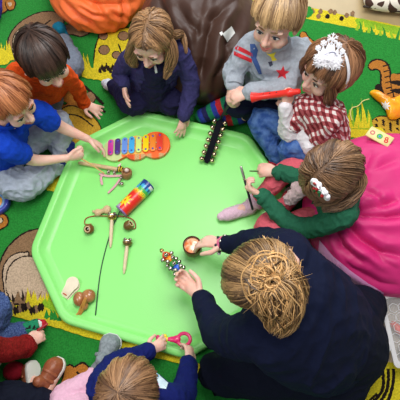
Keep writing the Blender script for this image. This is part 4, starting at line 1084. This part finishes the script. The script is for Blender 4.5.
jn = fabric('blue_denim', (46, 80, 146), mottle=.35, mscale=30, col2=(92, 126, 184)); g = legs_geo(J, .97, r=(.062, .050, .041)); build('jeans', g, jn, root, vox=.004, sm=5, disp=folds(.004, 16, None, 48))
rd = fabric('red_dot_sock', (170, 30, 44))
for a in 'RL': sock(root, J['a' + a], J['a' + a] + V((0, 0, -.012)), J['f' + a], .027, rd, 'red sock', shin=J['k' + a], top=.03)
g = Geo()
def hm_t(az):
    a = abs(az); return 24 if a < 35 else (24 - (a - 35) * .8 if a < 70 else (-4 - (a - 70) * 2 if a < 90 else -44))
hair_cap(g, J['head'], R, 1.0, hm_t, crown=(180, 78), n=1300, thick=.0031, vol=1.12, wave=.035, seed=7, rad=(.086, .104, .094))
H_ = lambda x, y, z: J['head'] + R @ V((x, y, z))
strands(g, [H_(.07, .045, .03), H_(.082, .04, -.02), H_(.078, .03, -.07), H_(.07, .02, -.11)], 80, .022, .0022, seed=71, prof=[.6, 1, .9, .5])
strands(g, [H_(-.07, .045, .03), H_(-.082, .04, -.02), H_(-.078, .03, -.07), H_(-.07, .02, -.11)], 80, .022, .0022, seed=72, prof=[.6, 1, .9, .5])
strands(g, [H_(0, -.095, .0), H_(0, -.105, -.05), H_(.01, -.09, -.10), H_(.01, -.08, -.13)], 160, .055, .0024, seed=73, prof=[.9, 1, .8, .5])
build('hair', g, hairmat('hair_brown', (70, 44, 30), (172, 122, 84)), root)
face_parts(root, J['head'], R, .97, brow=(90, 62, 44))
# tiara: a thing she wears
tm = mat('tiara_glitter', (245, 245, 250), rough=.35, spec=.6, bump=.6, bscale=900); fz = mat('marabou', (248, 246, 250), rough=.9)
tb = H_(0, .02, .125); t = thing('tiara', tb, 'white glitter tiara with fluffy trim on the head of the child in the checked shirt', 'tiara')
g = Geo(); pts = [H_(.099 * math.cos(math.radians(a)), .0, .028 + .110 * math.sin(math.radians(a))) for a in range(-25, 206, 21)]; g.tube(pts, .0032, seg=8, wide=(R @ V((0, 1, 0)), 2)); build('headband', g, tm, t)
# crest plate, standing on the band
hv = bvh_of([o for o in root.children if o.name.startswith('hair')][0]); bc_, _n = hit(hv, 328, 60, .5); cx_ = wdir(328, 62, .5, 26, 4); cn = orth(cx_, (CAMP - bc_).normalized() + UPZ * .15); cu = cn.cross(cx_).normalized(); bc_ = bc_ + cn * .004
RT = Matrix(((cx_.x, cu.x, cn.x), (cx_.y, cu.y, cn.y), (cx_.z, cu.z, cn.z)))
def plate(g, o, z=0, h=.0025): g.prism([(x * .72, y) for x, y in o], h, bc_ + RT @ V((0, 0, z)), RT, .0004)
g = Geo(); plate(g, [(-.05, .0), (.05, .0), (.056, .03), (.044, .022), (.036, .045), (.024, .032), (.014, .058), (0, .048), (-.014, .058), (-.024, .032), (-.036, .045), (-.044, .022), (-.056, .03)])
for cx0, cy0, r0 in ((0, .070, .019), (-.026, .052, .010), (.026, .052, .010), (-.041, .034, .009), (.041, .034, .009)):
    for k in range(3):
        a = math.pi * k / 3 + math.pi / 2; dx, dy = r0 * math.cos(a), r0 * math.sin(a)
        g.tube([bc_ + RT @ V((cx0 - dx, cy0 - dy, .001)), bc_ + RT @ V((cx0 + dx, cy0 + dy, .001))], .0022, seg=6)
        for s in (-1, 1):
            for q in (.55,):
                px_, py_ = cx0 + s * dx * q, cy0 + s * dy * q
                for tt in (-1, 1): g.tube([bc_ + RT @ V((px_, py_, .001)), bc_ + RT @ V((px_ + s * dx * .3 - tt * dy * .3, py_ + s * dy * .3 + tt * dx * .3, .001))], .0016, seg=5)
build('crest', g, tm, t)
g = Geo(); g.tube([bc_ + RT @ V((x * .030, .012 + .006 * math.sin(3 * x) + .012 * (1 - x * x), .004)) for x in (-1, -.5, 0, .5, 1)], .0018, seg=6); build('scroll', g, mat('scroll_silver', (150, 150, 175), rough=.3, metal=.8), t)
g = Geo(); rn = random.Random(5); g.tint = .5
for i in range(700):
    x = rn.uniform(-.037, .037); b0 = bc_ + RT @ V((x, rn.uniform(-.020, .014), rn.uniform(-.004, .012))); dd = (RT @ V((rn.gauss(0, 1) + x * 15, rn.gauss(-.3, .8), rn.gauss(.4, .8)))).normalized()
    g.tube([b0, b0 + dd * .009, b0 + dd * .018 + V((rn.gauss(0, .002), rn.gauss(0, .002), -.001))], [.0016, .0011, .0004], seg=4, n=1, cap=0)
g.tube([bc_ + RT @ V((x * .036, 0, .004)) for x in (-1, 0, 1)], .012, seg=10)
build('fluffy_trim', g, fz, t)
# recorder
ra, rb = J['head'] + R @ V((0, .108, -.055)), P(252, 97.5, .35)
t = thing('recorder', rb, 'bright red plastic recorder blown by the child in the tiara', 'recorder'); d = (rb - ra).normalized(); R2 = frame(orth(d, UPZ), d); Lr = (rb - ra).length
rm = plastic('recorder_red', (240, 52, 42), rough=.22)
g = Geo(); g.lathe([(.006, 0), (.010, .004), (.0125, .03), (.017, .034), (.017, .05), (.0135, .055), (.0135, Lr * .7), (.0145, Lr * .85), (.0195, Lr * .97), (.021, Lr), (.0155, Lr), (.012, Lr - .012), (.001, Lr - .02)], ra, R2); build('tube', g, rm, t)
for k in range(5):
    g = Geo(); pp = ra + d * (.09 + .026 * k) + R2 @ V((0, 0, 0)); nrm = orth(d, UPZ); g.ell(pp + nrm * .0132, (.003, .003, .0012), frame(d, nrm), nu=10, nv=6); build('finger_hole', g, mat('hole_dark', (70, 10, 12)), t)
# ------------------------------------------------ girl in green cardigan
f = wdir(334, 170, .42, -26, 16, -1.0)
J = dict(head=(333, 172, .42), neck=(338, 186, .34), chest=(336, 194, .29), waist=(336, 206, .18), pelvis=(330, 210, .09),
         sR=(326, 170, .31), eR=(306, 178, .20), wR=(278, 172, .19), sL=(343, 216, .30), eL=(298, 228, .15), wL=(262, 196, .18),
         hR=(320, 194, .10), kR=(292, 170, .16), aR=(249, 207, .05), fR=(226, 215, .045), hL=(322, 218, .10), kL=(266, 232, .09), aL=(298, 188, .05), fL=(286, 196, .045))
root, J, R = person('brown-haired child in a dark green cardigan, tapping two rhythm sticks', J, .98, 1.05, f, UPZ,
    hands=[('R', dict(tip=(264, 171, .19), pn=V((.0, .3, -.9)), side=-1, curl=(.9, 1.0, 1.0, 1.0), thumb=.4)), ('L', dict(tip=(241, 184, .20), pn=V((.3, .7, .3)), side=1, curl=(.9, .95, 1.0, 1.0), thumb=.5))], hl=.125, fr=.007)
gn = fabric('bottle_green', (44, 108, 80), mottle=.15)
g = top_geo(J, .98, end=1.999, r=(.048, .043, .033)); build('cardigan', g, gn, root, vox=.0035, sm=5, disp=folds(.005, 14, None, 54))
cuff(root, 'cuff', J['wL'].lerp(J['eL'], .05), J['wL'] - J['eL'], .031, gn, h=.010); cuff(root, 'cuff', J['wR'].lerp(J['eR'], .05), J['wR'] - J['eR'], .031, gn, h=.010)
rp_ = fabric('rose_leggings', (222, 100, 114), mottle=.1); g = legs_geo(J, .98, r=(.066, .052, .036), end=.8); build('leggings', g, rp_, root, vox=.0035, sm=5, disp=folds(.004, 17, None, 58))
ps = fabric('pale_pink_sock', (232, 196, 214), mottle=.12, mscale=200)
sock(root, J['aR'], J['aR'] + V((.006, 0, -.012)), J['fR'] + (J['fR'] - J['aR']).normalized() * .02, .031, ps, 'pale pink ribbed sock', shin=J['kR'], top=.045)
cuff(root, 'sock_cuff', J['aR'].lerp(J['kR'], .16), J['kR'] - J['aR'], .036, ps, h=.010)
sock(root, J['aL'], J['aL'] + V((0, 0, -.01)), J['fL'], .028, ps, shin=J['kL'], top=.03)
g = Geo(); g.tube([P(318, 180, .33), P(302, 190, .26), P(291, 198, .2)], [.03, .026, .03], seg=16, wide=(UPZ, .6)); g.tube([P(318, 180, .33), P(306, 186, .26), P(296, 187, .22)], [.02, .022, .022], seg=14)
build('scarf', g, fabric('blush_fleece', (224, 196, 196), bump=.8, mscale=60), root, vox=.003, disp=folds(.004, 30))
g = Geo()
def hm_f(az):
    a = abs(az); return 14 if a < 40 else (14 - (a - 40) * 1.2 if a < 80 else -40)
hair_cap(g, J['head'], R, 1.04, hm_f, crown=(180, 70), n=1500, thick=.0031, vol=1.08, wave=.03, seed=8, t0max=.6, rad=(.084, .104, .094),
         flow=fl_sag)
strands(g, [P(352, 168, .46), P(357, 182, .42), P(350, 196, .38), P(336, 205, .35), P(322, 210, .33)], 240, .032, .0023, seed=81, prof=[.9, 1.1, 1, .8, .35])
strands(g, [P(345, 180, .46), P(340, 192, .43), P(330, 200, .38), P(314, 204, .34)], 130, .024, .0022, seed=82, prof=[.9, 1, .8, .4])
hr = build('hair', g, hairmat('hair_midbrown', (70, 46, 30), (168, 128, 92)), root)
face_parts(root, J['head'], R, 1.05, brow=(90, 62, 44))
# hair clip
hb = bvh_of(hr); h1, n1 = hit(hb, 323, 187, .42)
t = thing('hair_clip', h1, 'white hair clip with holly beads in the hair of the child in green', 'hair clip')
g = Geo(); o = h1 + n1 * .013
ex = orth(n1, wdir(324, 186, .45, 10, 3)); ey = n1.cross(ex); rn = random.Random(8)
Rc = Matrix(((ex.x, ey.x, n1.x), (ex.y, ey.y, n1.y), (ex.z, ey.z, n1.z)))
for k in range(15):
    a = k * 2.4; rr_ = .038; g.ell(o + Rc @ V((rr_ * math.cos(a), rr_ * .62 * math.sin(a), 0)), .0085 * rn.uniform(.8, 1.2))
g.tube([o + Rc @ V((-.03, 0, 0)), o + Rc @ V((.03, 0, 0))], .010, seg=10); build('felt_base', g, fz, t, vox=.002)
for k in range(9):
    g = Geo(); a = k * 2.4; rr_ = .006 + .0022 * k; g.ell(o + Rc @ V((rr_ * math.cos(a), rr_ * .6 * math.sin(a), .012)), .0058); build('bead', g, [plastic('bead_red', (190, 24, 34)), plastic('bead_green', (24, 110, 60))][k % 2], t)
g = Geo(); 
for s in (-1, 1): g.tube([o + Rc @ V((.004 + s * .008, .014, .004)), o + Rc @ V((.008 + s * .012, .04, .014)), o + Rc @ V((.016 + s * .012, .048, .018))], [.0028, .0024, .002], seg=6)
build('antler', g, fz, t)
g = Geo(); g.tube([o + Rc @ V((-.02, .012, .004)), o + Rc @ V((-.022, .03, .012)), o + Rc @ V((-.016, .044, .014))], [.006, .004, .002], seg=8); build('hat', g, plastic('bead_red', (190, 24, 34)), t)
# rhythm sticks
t = thing('triangle_beater', P(245, 186, .2), 'black and silver metal beater held upright by the child in green', 'beater')
a_, b_ = P(241, 167, .235), P(252.5, 209, .15)
g = Geo(); g.tube([a_.lerp(b_, .1), b_], .0048, seg=8); build('rod', g, blk, t)
g = Geo(); g.tube([a_, a_.lerp(b_, .12), a_.lerp(b_, .3)], [.005, .0058, .0056], seg=8); build('silver_tip', g, steel, t)['label'] = 'silver tip'
g = Geo(); g.tube([P(250, 171, .185), P(261, 171.5, .19), P(276, 172.5, .195)], [.0028, .0036, .0036], seg=8)
t = build('rhythm_stick', g, mat('stick_olive', (84, 104, 60), rough=.5)); tag(t, 'thin olive green stick pointing left from the upper hand of the child in green', 'stick')
# ------------------------------------------------ woman
f = wdir(258, 280, .72, -26, 12, -1.2)
J = dict(head=(263, 273, .70), neck=(272, 290, .64), chest=(284, 303, .57), waist=(316, 330, .41), pelvis=(342, 345, .20),
         sR=(288, 256, .55), eR=(262, 246, .32), wR=(226, 244, .20), sL=(256, 334, .54), eL=(222, 334, .34), wL=(200, 297, .21),
         hR=(350, 320, .20), kR=(366, 306, .09), aR=(362, 336, .06), fR=(360, 350, .05), hL=(338, 372, .18), kL=(216, 374, .10), aL=(300, 392, .06), fL=(330, 396, .05))
root, J, R = person('adult with a messy blond-brown bun in a dark navy jumper, leaning over the tray', J, 1.45, .98, f, UPZ,
    hands=[('R', dict(tip=(186, 237, .125), pn=V((-.1, -.3, -.9)), side=1, curl=(.4, .45, .5, .55), thumb=.85, tc=.3, spread=.1)), ('L', dict(tip=(177, 272, .13), pn=V((-.5, .6, -.1)), side=1, curl=(.8, .9, .95, 1.0), thumb=.6))], hl=.178, fr=.0084)
nvw = fabric('dark_navy_knit', (15, 22, 48), mottle=.15, mscale=80)
g = top_geo(J, 1.4, end=1.999, r=(.056, .046, .028), tr=(.05, .095, .10, .09), tw=1.45)
g.tube([J['sR'], J['chest'], J['sL']], [.07, .10, .075], seg=20)
g.tube([J['chest'], J['waist'], J['pelvis']], [.125, .14, .15], seg=24)
build('jumper', g, nvw, root, vox=.005, sm=8, disp=folds(.007, 7, None, 64))
g = Geo(); g.tube([J['waist'].lerp(J['pelvis'], .6), J['pelvis'], J['pelvis'] + V((0, 0, -.04))], [.15, .16, .12], seg=20)
for a in 'RL': g.tube([J['h' + a], J['k' + a], J['a' + a]], [.11, .078, .05], seg=18, n=6)
g.tube([J['hL'], J['hL'].lerp(J['kL'], .5) + V((0, 0, .02)), J['kL']], [.12, .10, .07], seg=18)
build('trousers', g, fabric('navy_trousers', (12, 17, 34), mottle=.1), root, vox=.005, sm=6, disp=folds(.006, 9, None, 68))
for a in 'RL': shoe(root, 'shoe', J['a' + a] + V((0, 0, -.03)), J['f' + a] + (J['f' + a] - J['a' + a]).normalized() * .08 + V((0, 0, -.02)), UPZ, .08, plastic('black_shoe', (20, 20, 24), rough=.5), blk)
cuff(root, 'collar', J['neck'].lerp(J['head'], .12), J['head'] - J['neck'], .07, nvw, h=.014)
# hair: drawn back to a messy bun
g = Geo()
bun = P(270, 280, .79)
bl_ = R.transposed() @ (bun - J['head']); bd = V((bl_.x / .083, (bl_.y + .008) / .102, (bl_.z - .028) / .092)).normalized()
baz, bel = math.degrees(math.atan2(bd.x, bd.y)), math.degrees(math.asin(bd.z)); print('bun az el', baz, bel, bl_)
def hm_w(az):
    a = abs(az); return 28 if a < 40 else (28 - (a - 40) * 1.0 if a < 80 else -30)
hair_cap(g, J['head'], R, 1.0, hm_w, crown=(baz, bel), n=1500, thick=.0030, vol=1.05, wave=.03, seed=10, t0max=.75)
g.t = [x * .55 - .04 for x in g.t]
rn = random.Random(12); bn = (bun - J['head']).normalized(); ux = bn.orthogonal().normalized(); uy = bn.cross(ux)
for i in range(520):
    a0 = rn.uniform(0, 6.28); rr_ = rn.uniform(.008, .062); sweep = rn.uniform(1.6, 4.2); h0 = rn.uniform(-.02, .035) * (1 - rr_ / .075) - rr_ * .35; tl = rn.gauss(0, .35)
    pts = []
    for k in range(7):
        a = a0 + sweep * k / 6; r_ = rr_ * (1 + .25 * math.sin(2 * a + i)); pts.append(bun + (ux * math.cos(a) + uy * math.sin(a)) * r_ + bn * (h0 + .012 * math.cos(a * 1.0 + tl * 6) + .012))
    g.tint = rn.uniform(.25, 1.1); r0 = rn.uniform(.0014, .0026); g.tube(pts, [r0 * .5] + [r0] * 5 + [r0 * .4], seg=5, n=3, cap=0)
dnb = [bun + bn * .01, P(281, 290, .785), P(285, 304, .76), P(284, 318, .72), P(280, 330, .68)]
strands(g, dnb, 240, .052, .0020, seed=91, prof=[.5, .95, 1, .8, .6], wav=.5)
strands(g, [bun + bn * .015, P(264, 292, .79), P(262, 304, .76), P(268, 316, .70), P(274, 330, .66)], 110, .03, .0018, seed=92, prof=[.6, 1, 1, .8, .6], wav=.6)
strands(g, [bun + bn * .01, P(290, 276, .775), P(300, 288, .74), P(302, 302, .69)], 80, .028, .0018, seed=93, prof=[.6, 1, .9, .7], wav=.6)
for i in range(520):
    a0 = rn.uniform(0, 6.28); ro = rn.uniform(.03, .088) * (1.15 if math.sin(a0) > -2 else 1); tw = rn.gauss(.5, 1.3); hh = rn.uniform(.004, .035); pts = []
    for k in range(7):
        t = k / 6; a = a0 + tw * t * t; r_ = .006 + ro * t ** .8
        pts.append(bun + (ux * math.cos(a) + uy * math.sin(a)) * r_ + bn * (.012 + hh * math.sin(math.pi * min(1, t * 1.15)) - .055 * (r_ / .088) ** 2))
    g.tint = max(0, min(1, rn.gauss(.58, .38))); r0 = rn.uniform(.0009, .0021); g.tube(pts, [r0 * .6] + [r0] * 5 + [r0 * .3], seg=4, n=2, cap=0)
for k in range(34):
    a = rn.uniform(0, 6.28); e = bun + (ux * math.cos(a) + uy * math.sin(a)) * rn.uniform(.085, .115) + bn * rn.uniform(-.03, .01)
    g.tint = rn.uniform(.6, 1); g.tube([bun + bn * .02, bun.lerp(e, .5) + bn * .03, e], [.0008, .0007, .0002], seg=4, n=4, cap=0)
build('hair', g, hairmat('hair_blond_mix', (62, 42, 26), (236, 186, 122)), root)
face_parts(root, J['head'], R, .98, brow=(110, 80, 55))
# watch / bracelet
d = (J['wR'] - J['eR']).normalized()
wt = thing('bracelet', J['wR'], 'pink and silver beaded bracelet on the wrist of the adult', 'bracelet'); x = d.orthogonal().normalized(); y = d.cross(x)
g = Geo(); c = J['wR'] + d * .012
g.rings([[c + d * z + (x * math.cos(.3142 * i) + y * math.sin(.3142 * i)) * r_ for i in range(20)] for r_, z in ((.026, -.008), (.031, -.008), (.031, .008), (.026, .008))], close_in=False, close_out=False); build('band', g, plastic('band_pink', (230, 110, 150)), wt)
for k in range(12):
    a = k * math.pi / 6; g = Geo(); g.ell(c + d * (.011 if k % 2 else -.011) + (x * math.cos(a) + y * math.sin(a)) * .031, .0065); build('bead', g, [steel, mat('bead_dark', (60, 60, 70), rough=.2, metal=.6)][k % 2], wt)
g = Geo(); g.ell(P(219, 253, .17), .008); s_ = build('pompom', g, fz, wt)
# wooden ring drum in her hand
c = P(192.5, 246.5, .085); t = thing('hand_drum', V((c.x, c.y, ZT)), 'round wooden drum with a glossy orange top, under the hand of the adult', 'drum')
g = Geo(); g.lathe([(.030, -.034), (.036, -.033), (.038, -.028), (.038, .018), (.0365, .021), (.0335, .021), (.0325, .012), (.001, .010)], c); build('shell', g, mat('drum_wood', (120, 56, 26), rough=.3, mottle=.3, mscale=60), t)
g = Geo(); g.lathe([(.0325, .0125), (.026, .014), (.001, .0145)], c); build('skin', g, mat('drum_orange', (236, 128, 66), rough=.12, spec=.8, mottle=.5, mscale=60, col2=(255, 205, 160)), t)
g = Geo(); g.lathe([(.0335, .0212), (.0372, .0212), (.0378, .0235), (.035, .025), (.0332, .0235)], c, cap=False); build('rim', g, mat('drum_rim', (70, 30, 18), rough=.25), t)
# coloured bell stick in her other hand
a_, b_ = P(163, 252, .085), P(190, 283, .125); d = (b_ - a_).normalized()
t = thing('jingle_stick', V((a_.x, a_.y, ZT)), 'rainbow jingle bell stick with silver bells held by the adult', 'jingle stick')
g = Geo(); g.tube([a_, b_], .006, seg=10); build('handle', g, woodl, t)
x = orth(d, UPZ); y = d.cross(x)
for k, cl in enumerate([(235, 60, 50), (250, 150, 40), (60, 160, 80), (50, 100, 220)]):
    g = Geo(); c = a_ + d * (.022 + .0255 * k); g.ell(c, .0165); build('spacer', g, plastic('spacer_%d' % k, cl), t)['label'] = ['red', 'orange', 'green', 'blue'][k] + ' painted spacer'
    for q in range(5):
        an = q * 6.2832 / 5 + k * .6; bell(t, c + d * .010 + (x * math.cos(an) + y * math.sin(an)) * .0225, .0092, steel, x * math.cos(an) + y * math.sin(an))
bell(t, a_ - d * .008, .0092, brass, -d)
# ------------------------------------------------ near child in royal blue top
f = wdir(124, 386, .48, 8, -26, -.6)
J = dict(head=(128, 396, .46), neck=(130, 402, .40), chest=(138, 396, .34), waist=(140, 406, .22), pelvis=(146, 406, .10),
         sL=(103, 394, .36), eL=(112, 368, .22), wL=(147, 352, .13), sR=(168, 400, .36), eR=(182, 396, .24), wR=(189, 364, .14),
         hL=(136, 410, .10), kL=(62, 404, .09), aL=(96, 376, .06), fL=(112, 350, .05), hR=(158, 412, .10), kR=(196, 420, .10), aR=(160, 402, .05), fR=(148, 392, .045))
root, J, R = person('child in a royal blue top and pink leggings, holding a pink rattle', J, 1.0, .98, f, UPZ,
    hands=[('L', dict(tip=(167, 341, .10), pn=V((.5, .3, -.5)), side=1, curl=(.45, .5, .55, .6), thumb=.8)), ('R', dict(tip=(190, 341, .10), pn=V((-.5, .2, -.6)), side=-1, curl=(.6, .7, .7, .5), thumb=.6))], hl=.12, fr=.0066)
rb_ = fabric('royal_navy', (20, 30, 98), mottle=.12)
g = top_geo(J, 1.0, end=1.999, r=(.052, .048, .036), tr=(.056, .088, .09, .09)); tp = build('sweatshirt', g, rb_, root, vox=.0035, sm=5, disp=folds(.004, 15, None, 74))
bt = bvh_of(tp)
patch('print', [(150, 369), (155, 369), (160, 376), (168, 383), (166, 389), (158, 388), (152, 378)], bt, mat('print_ice', (215, 235, 245)), tp)
patch('print', [(152, 371), (156, 372), (159, 377), (156, 378)], bt, mat('print_aqua', (70, 165, 210)), tp, off=.002)
patch('print', [(153, 383), (158, 383), (160, 388), (154, 389)], bt, mat('print_pink', (230, 70, 140)), tp, off=.0022)
pl = fabric('pale_pink_leggings', (236, 186, 208), mottle=.08); g = legs_geo(J, 1.0, r=(.066, .052, .040)); build('leggings', g, pl, root, vox=.0035, sm=5, disp=folds(.004, 16, None, 78))
gs = fabric('silver_shoe', (150, 160, 164), mottle=.3, mscale=90, bump=.6); shoe(root, 'shoe', P(104, 368, .04), P(114, 335, .04), UPZ, .085, gs, plastic('sole_silver', (205, 208, 205), rough=.6), h=.055, straps=1, strapm=gs)
g = Geo(); g.tube([P(98, 372, .055), P(106, 362, .05)], [.036, .034]); build('sock', g, fabric('grey_sock', (140, 148, 150)), root, vox=.003)
g = Geo()
def hm_h(az):
    a = abs(az); return 34 if a < 40 else (34 - (a - 40) * 1.1 if a < 85 else -26)
hair_cap(g, J['head'], R, 1.03, hm_h, crown=(190, 60), n=1200, thick=.0030, vol=1.07, wave=.03, seed=11)
build('hair', g, hairmat('hair_brown2', (84, 56, 38), (176, 132, 92)), root)
face_parts(root, J['head'], R, .98)
# pink rattle
c = P(184, 339.5, .09); a_ = P(161, 339, .08); d = (c - a_).normalized(); s = orth(UPZ, d.cross(UPZ)); s = d.cross(UPZ).normalized()
t = thing('baby_rattle', P(172, 340, .05), 'hot pink ring-handled rattle with a yellow flower held over the near rim', 'rattle'); hp = plastic('hot_pink', (226, 44, 112), rough=.25)
g = Geo(); n = 24; rs = []
for i in range(n):
    a = 2 * math.pi * i / n; rs.append(c + (d * math.cos(a) * 1.0 + s * math.sin(a) * .95) * .024)
vs = []; 
for i, p in enumerate(rs):
    o = (p - c).normalized()
    for k in range(8): b2 = 2 * math.pi * k / 8; vs.append(p + o * math.cos(b2) * .0075 + UPZ * math.sin(b2) * .006)
g.add(vs, [(i * 8 + k, ((i + 1) % n) * 8 + k, ((i + 1) % n) * 8 + (k + 1) % 8, i * 8 + (k + 1) % 8) for i in range(n) for k in range(8)])
g.tube([c - d * .028, c - d * .045, c - d * .065], [.016, .011, .007], seg=12, wide=(UPZ, .6)); build('handle', g, hp, t, vox=.0018, sm=3)
fc = c - d * .078
for k, cl in enumerate([(246, 214, 40), (246, 214, 40), (246, 214, 40), (60, 150, 200), (246, 214, 40)]):
    g = Geo(); a = k * 6.2832 / 5; g.ell(fc + (d * math.cos(a) + s * math.sin(a)) * .011, (.0085, .0085, .006)); build('petal', g, plastic('petal_%d' % (k == 3), cl), t)
g = Geo(); g.ell(fc + V((0, 0, .004)), .0075); build('flower_centre', g, plastic('acid', (150, 200, 60)), t)
g = Geo(); g.ell(fc - d * .022, (.010, .016, .010)); g.tube([fc - d * .012, fc - d * .024], .006); build('end_ball', g, hp, t)
# ------------------------------------------------ child at left edge: denim, green festive sock, red knit sleeve
J = dict(head=(-62, 352, .50), neck=(-48, 358, .41), chest=(-44, 360, .34), waist=(-38, 362, .22), pelvis=(-34, 362, .10),
         sL=(-30, 340, .36), eL=(-2, 350, .22), wL=(27, 346, .09), sR=(-40, 392, .36), eR=(-20, 400, .2), wR=(0, 398, .14),
         hL=(-26, 352, .12), kL=(-2, 306, .17), aL=(-12, 352, .05), fL=(-2, 362, .045), hR=(-30, 356, .11), kR=(-14, 344, .12), aR=(21, 331, .06), fR=(42, 324, .05))
root, J, R = person('child cut off by the left edge, in a red knit jumper and blue denim', J, 1.0, .98, wdir(-60, 350, .5, 26, 0, -.3), UPZ,
    hands=[('L', dict(tip=(50, 328, .055), pn=V((.1, .3, -.9)), side=1 * 1, curl=(.5, .7, .8, .8), thumb=.5))], hl=.115, fr=.0068)
rk = fabric('red_knit', (150, 30, 30), mottle=.45, mscale=170, bump=.8, bscale=260)
g = top_geo(J, 1.0, end=1.999, r=(.05, .046, .040)); build('jumper', g, rk, root, vox=.0035, sm=5, disp=folds(.003, 16, None, 84))
cuff(root, 'cuff', J['wL'].lerp(J['eL'], .06), J['wL'] - J['eL'], .040, rk, h=.012, th=.005)
dn_ = fabric('dark_denim', (44, 62, 110), mottle=.5, mscale=220, bump=.6, col2=(84, 104, 150)); g = legs_geo(J, 1.0, r=(.07, .056, .042)); build('jeans', g, dn_, root, vox=.0035, sm=5, disp=folds(.004, 15, None, 88))
gk, rdk, wk, bk = fabric('sock_green', (36, 138, 96)), fabric('sock_red', (188, 36, 48)), fabric('sock_w', (220, 225, 220)), fabric('sock_black', (30, 36, 34))
dS = (J['fR'] - J['aR']).normalized(); o = sock(root, J['aR'], J['aR'] + V((0, 0, 0)), J['fR'], .031, [gk, rdk, wk, bk], 'green festive sock with black spots and a red toe', shin=J['aR'] - dS, top=.03)
off = wloc(o)
for p in o.data.polygons:
    q = p.center + off; x = (q - J['fR']).dot(dS)
    if x > -.008: p.material_index = 1 if x > .004 or int(q.z * 120) % 2 else 2
    else: p.material_index = 3 if noise.noise(q * 90) > .33 else 0
g = Geo(); g.tube([P(47, 324, .07), P(38, 330, .075)], .005, seg=8); t = build('crayon', g, plastic('crayon_red', (170, 28, 40))); tag(t, 'dark red crayon in the fist of the child at the left edge', 'crayon')
g = Geo(); g.ell(P(14, 371, .04), (.042, .036, .036)); t = build('ball', g, fabric('ball_red', (150, 24, 40))); tag(t, 'dark red soft ball under the red knitted sleeve', 'ball')
g = Geo()
hair_cap(g, J['head'], R, 1.0, hm_s, n=500, seed=13); build('hair', g, hairmat('hair_brown2', (84, 56, 38), (176, 132, 92)), root); face_parts(root, J['head'], R, .98)
# ------------------------------------------------ person at the bottom left: dark trousers, brown shoes
J = dict(head=(-84, 458, .60), neck=(-76, 456, .50), chest=(-72, 454, .43), waist=(-64, 448, .26), pelvis=(-56, 444, .12),
         sL=(-78, 434, .44), eL=(-66, 428, .28), wL=(-52, 432, .2), sR=(-62, 482, .44), eR=(-50, 482, .28), wR=(-38, 478, .2),
         hL=(-48, 432, .12), kL=(-2, 402, .14), aL=(38, 402, .08), fL=(56, 376, .06), hR=(-44, 448, .12), kR=(0, 420, .14), aR=(30, 404, .07), fR=(34, 380, .05))
root, J, R = person('child cut off at the bottom left corner, in black trousers and brown strap shoes', J, 1.05, 1.0, wdir(-60, 420, .5, 26, -4, -.3), UPZ,
    hands=[('L', dict(tip=(-32, 428, .2), pn=DN, side=1)), ('R', dict(tip=(-18, 474, .2), pn=DN, side=-1))], hl=.12)
bkf = fabric('black_trousers', (20, 24, 40)); g = legs_geo(J, 1.05, r=(.07, .062, .06)); build('trousers', g, bkf, root, vox=.0035, sm=5, disp=folds(.005, 14, None, 98))
g = top_geo(J, 1.05, end=1.999); build('jumper', g, fabric('dark_jumper', (34, 40, 60)), root, vox=.004, disp=folds(.004, 15))
tan = mat('tan_leather', (158, 88, 54), rough=.42, spec=.5, mottle=.2, mscale=30, bump=.2, bscale=120); ws = mat('white_rubber', (226, 224, 214), rough=.5)
shoe(root, 'shoe', P(46, 392, .05), P(62, 359, .045), (UPZ + wdir(50, 380, .05, -10, -3) * .35).normalized(), .072, tan, ws, h=.056, straps=2, lab='brown leather shoe with two straps')
shoe(root, 'shoe', P(34, 392, .05), P(34, 361, .05), wdir(34, 375, .05, -10, 4, -.55), .068, tan, ws, h=.05, straps=2, lab='brown shoe turned to show its pale sole')
g = Geo(); hair_cap(g, J['head'], R, 1.0, hm_s, n=500, seed=14); build('hair', g, hairmat('hair_dark', (30, 18, 13), (78, 54, 42)), root); face_parts(root, J['head'], R, 1.0)
# ================================================================== light: ceiling panels of a bright classroom, daylight all around
w = bpy.data.worlds.new('world'); SC.world = w; w.use_nodes = True
bgn = w.node_tree.nodes['Background']; bgn.inputs[0].default_value = (.86, .93, 1, 1); bgn.inputs[1].default_value = .30
def area(name, loc_, target, sx, sy, e, col=(1, 1, 1)):
    l = bpy.data.lights.new(name, 'AREA'); l.shape = 'RECTANGLE'; l.size = sx; l.size_y = sy; l.energy = e; l.color = col
    o = bpy.data.objects.new(name, l); COL.objects.link(o); o.location = loc_
    o.rotation_euler = (V(target) - V(loc_)).to_track_quat('-Z', 'Y').to_euler()
area('ceiling_lamp', (.4, 1.2, 2.9), (.3, 1.0, 0), 1.3, 1.3, 46, (1, .98, .95))
area('ceiling_lamp', (-1.7, .3, 2.9), (-1.4, .6, 0), 1.2, 1.2, 22, (1, .98, .95))
area('window_light', (1.2, 3.9, 2.0), (0, .8, .1), 2.6, 1.5, 62, (.93, .97, 1))
SC.view_settings.view_transform = 'Standard'; SC.view_settings.look = 'None'; SC.view_settings.exposure = 0.36; SC.view_settings.gamma = 1
SC.view_settings.use_curve_mapping = False
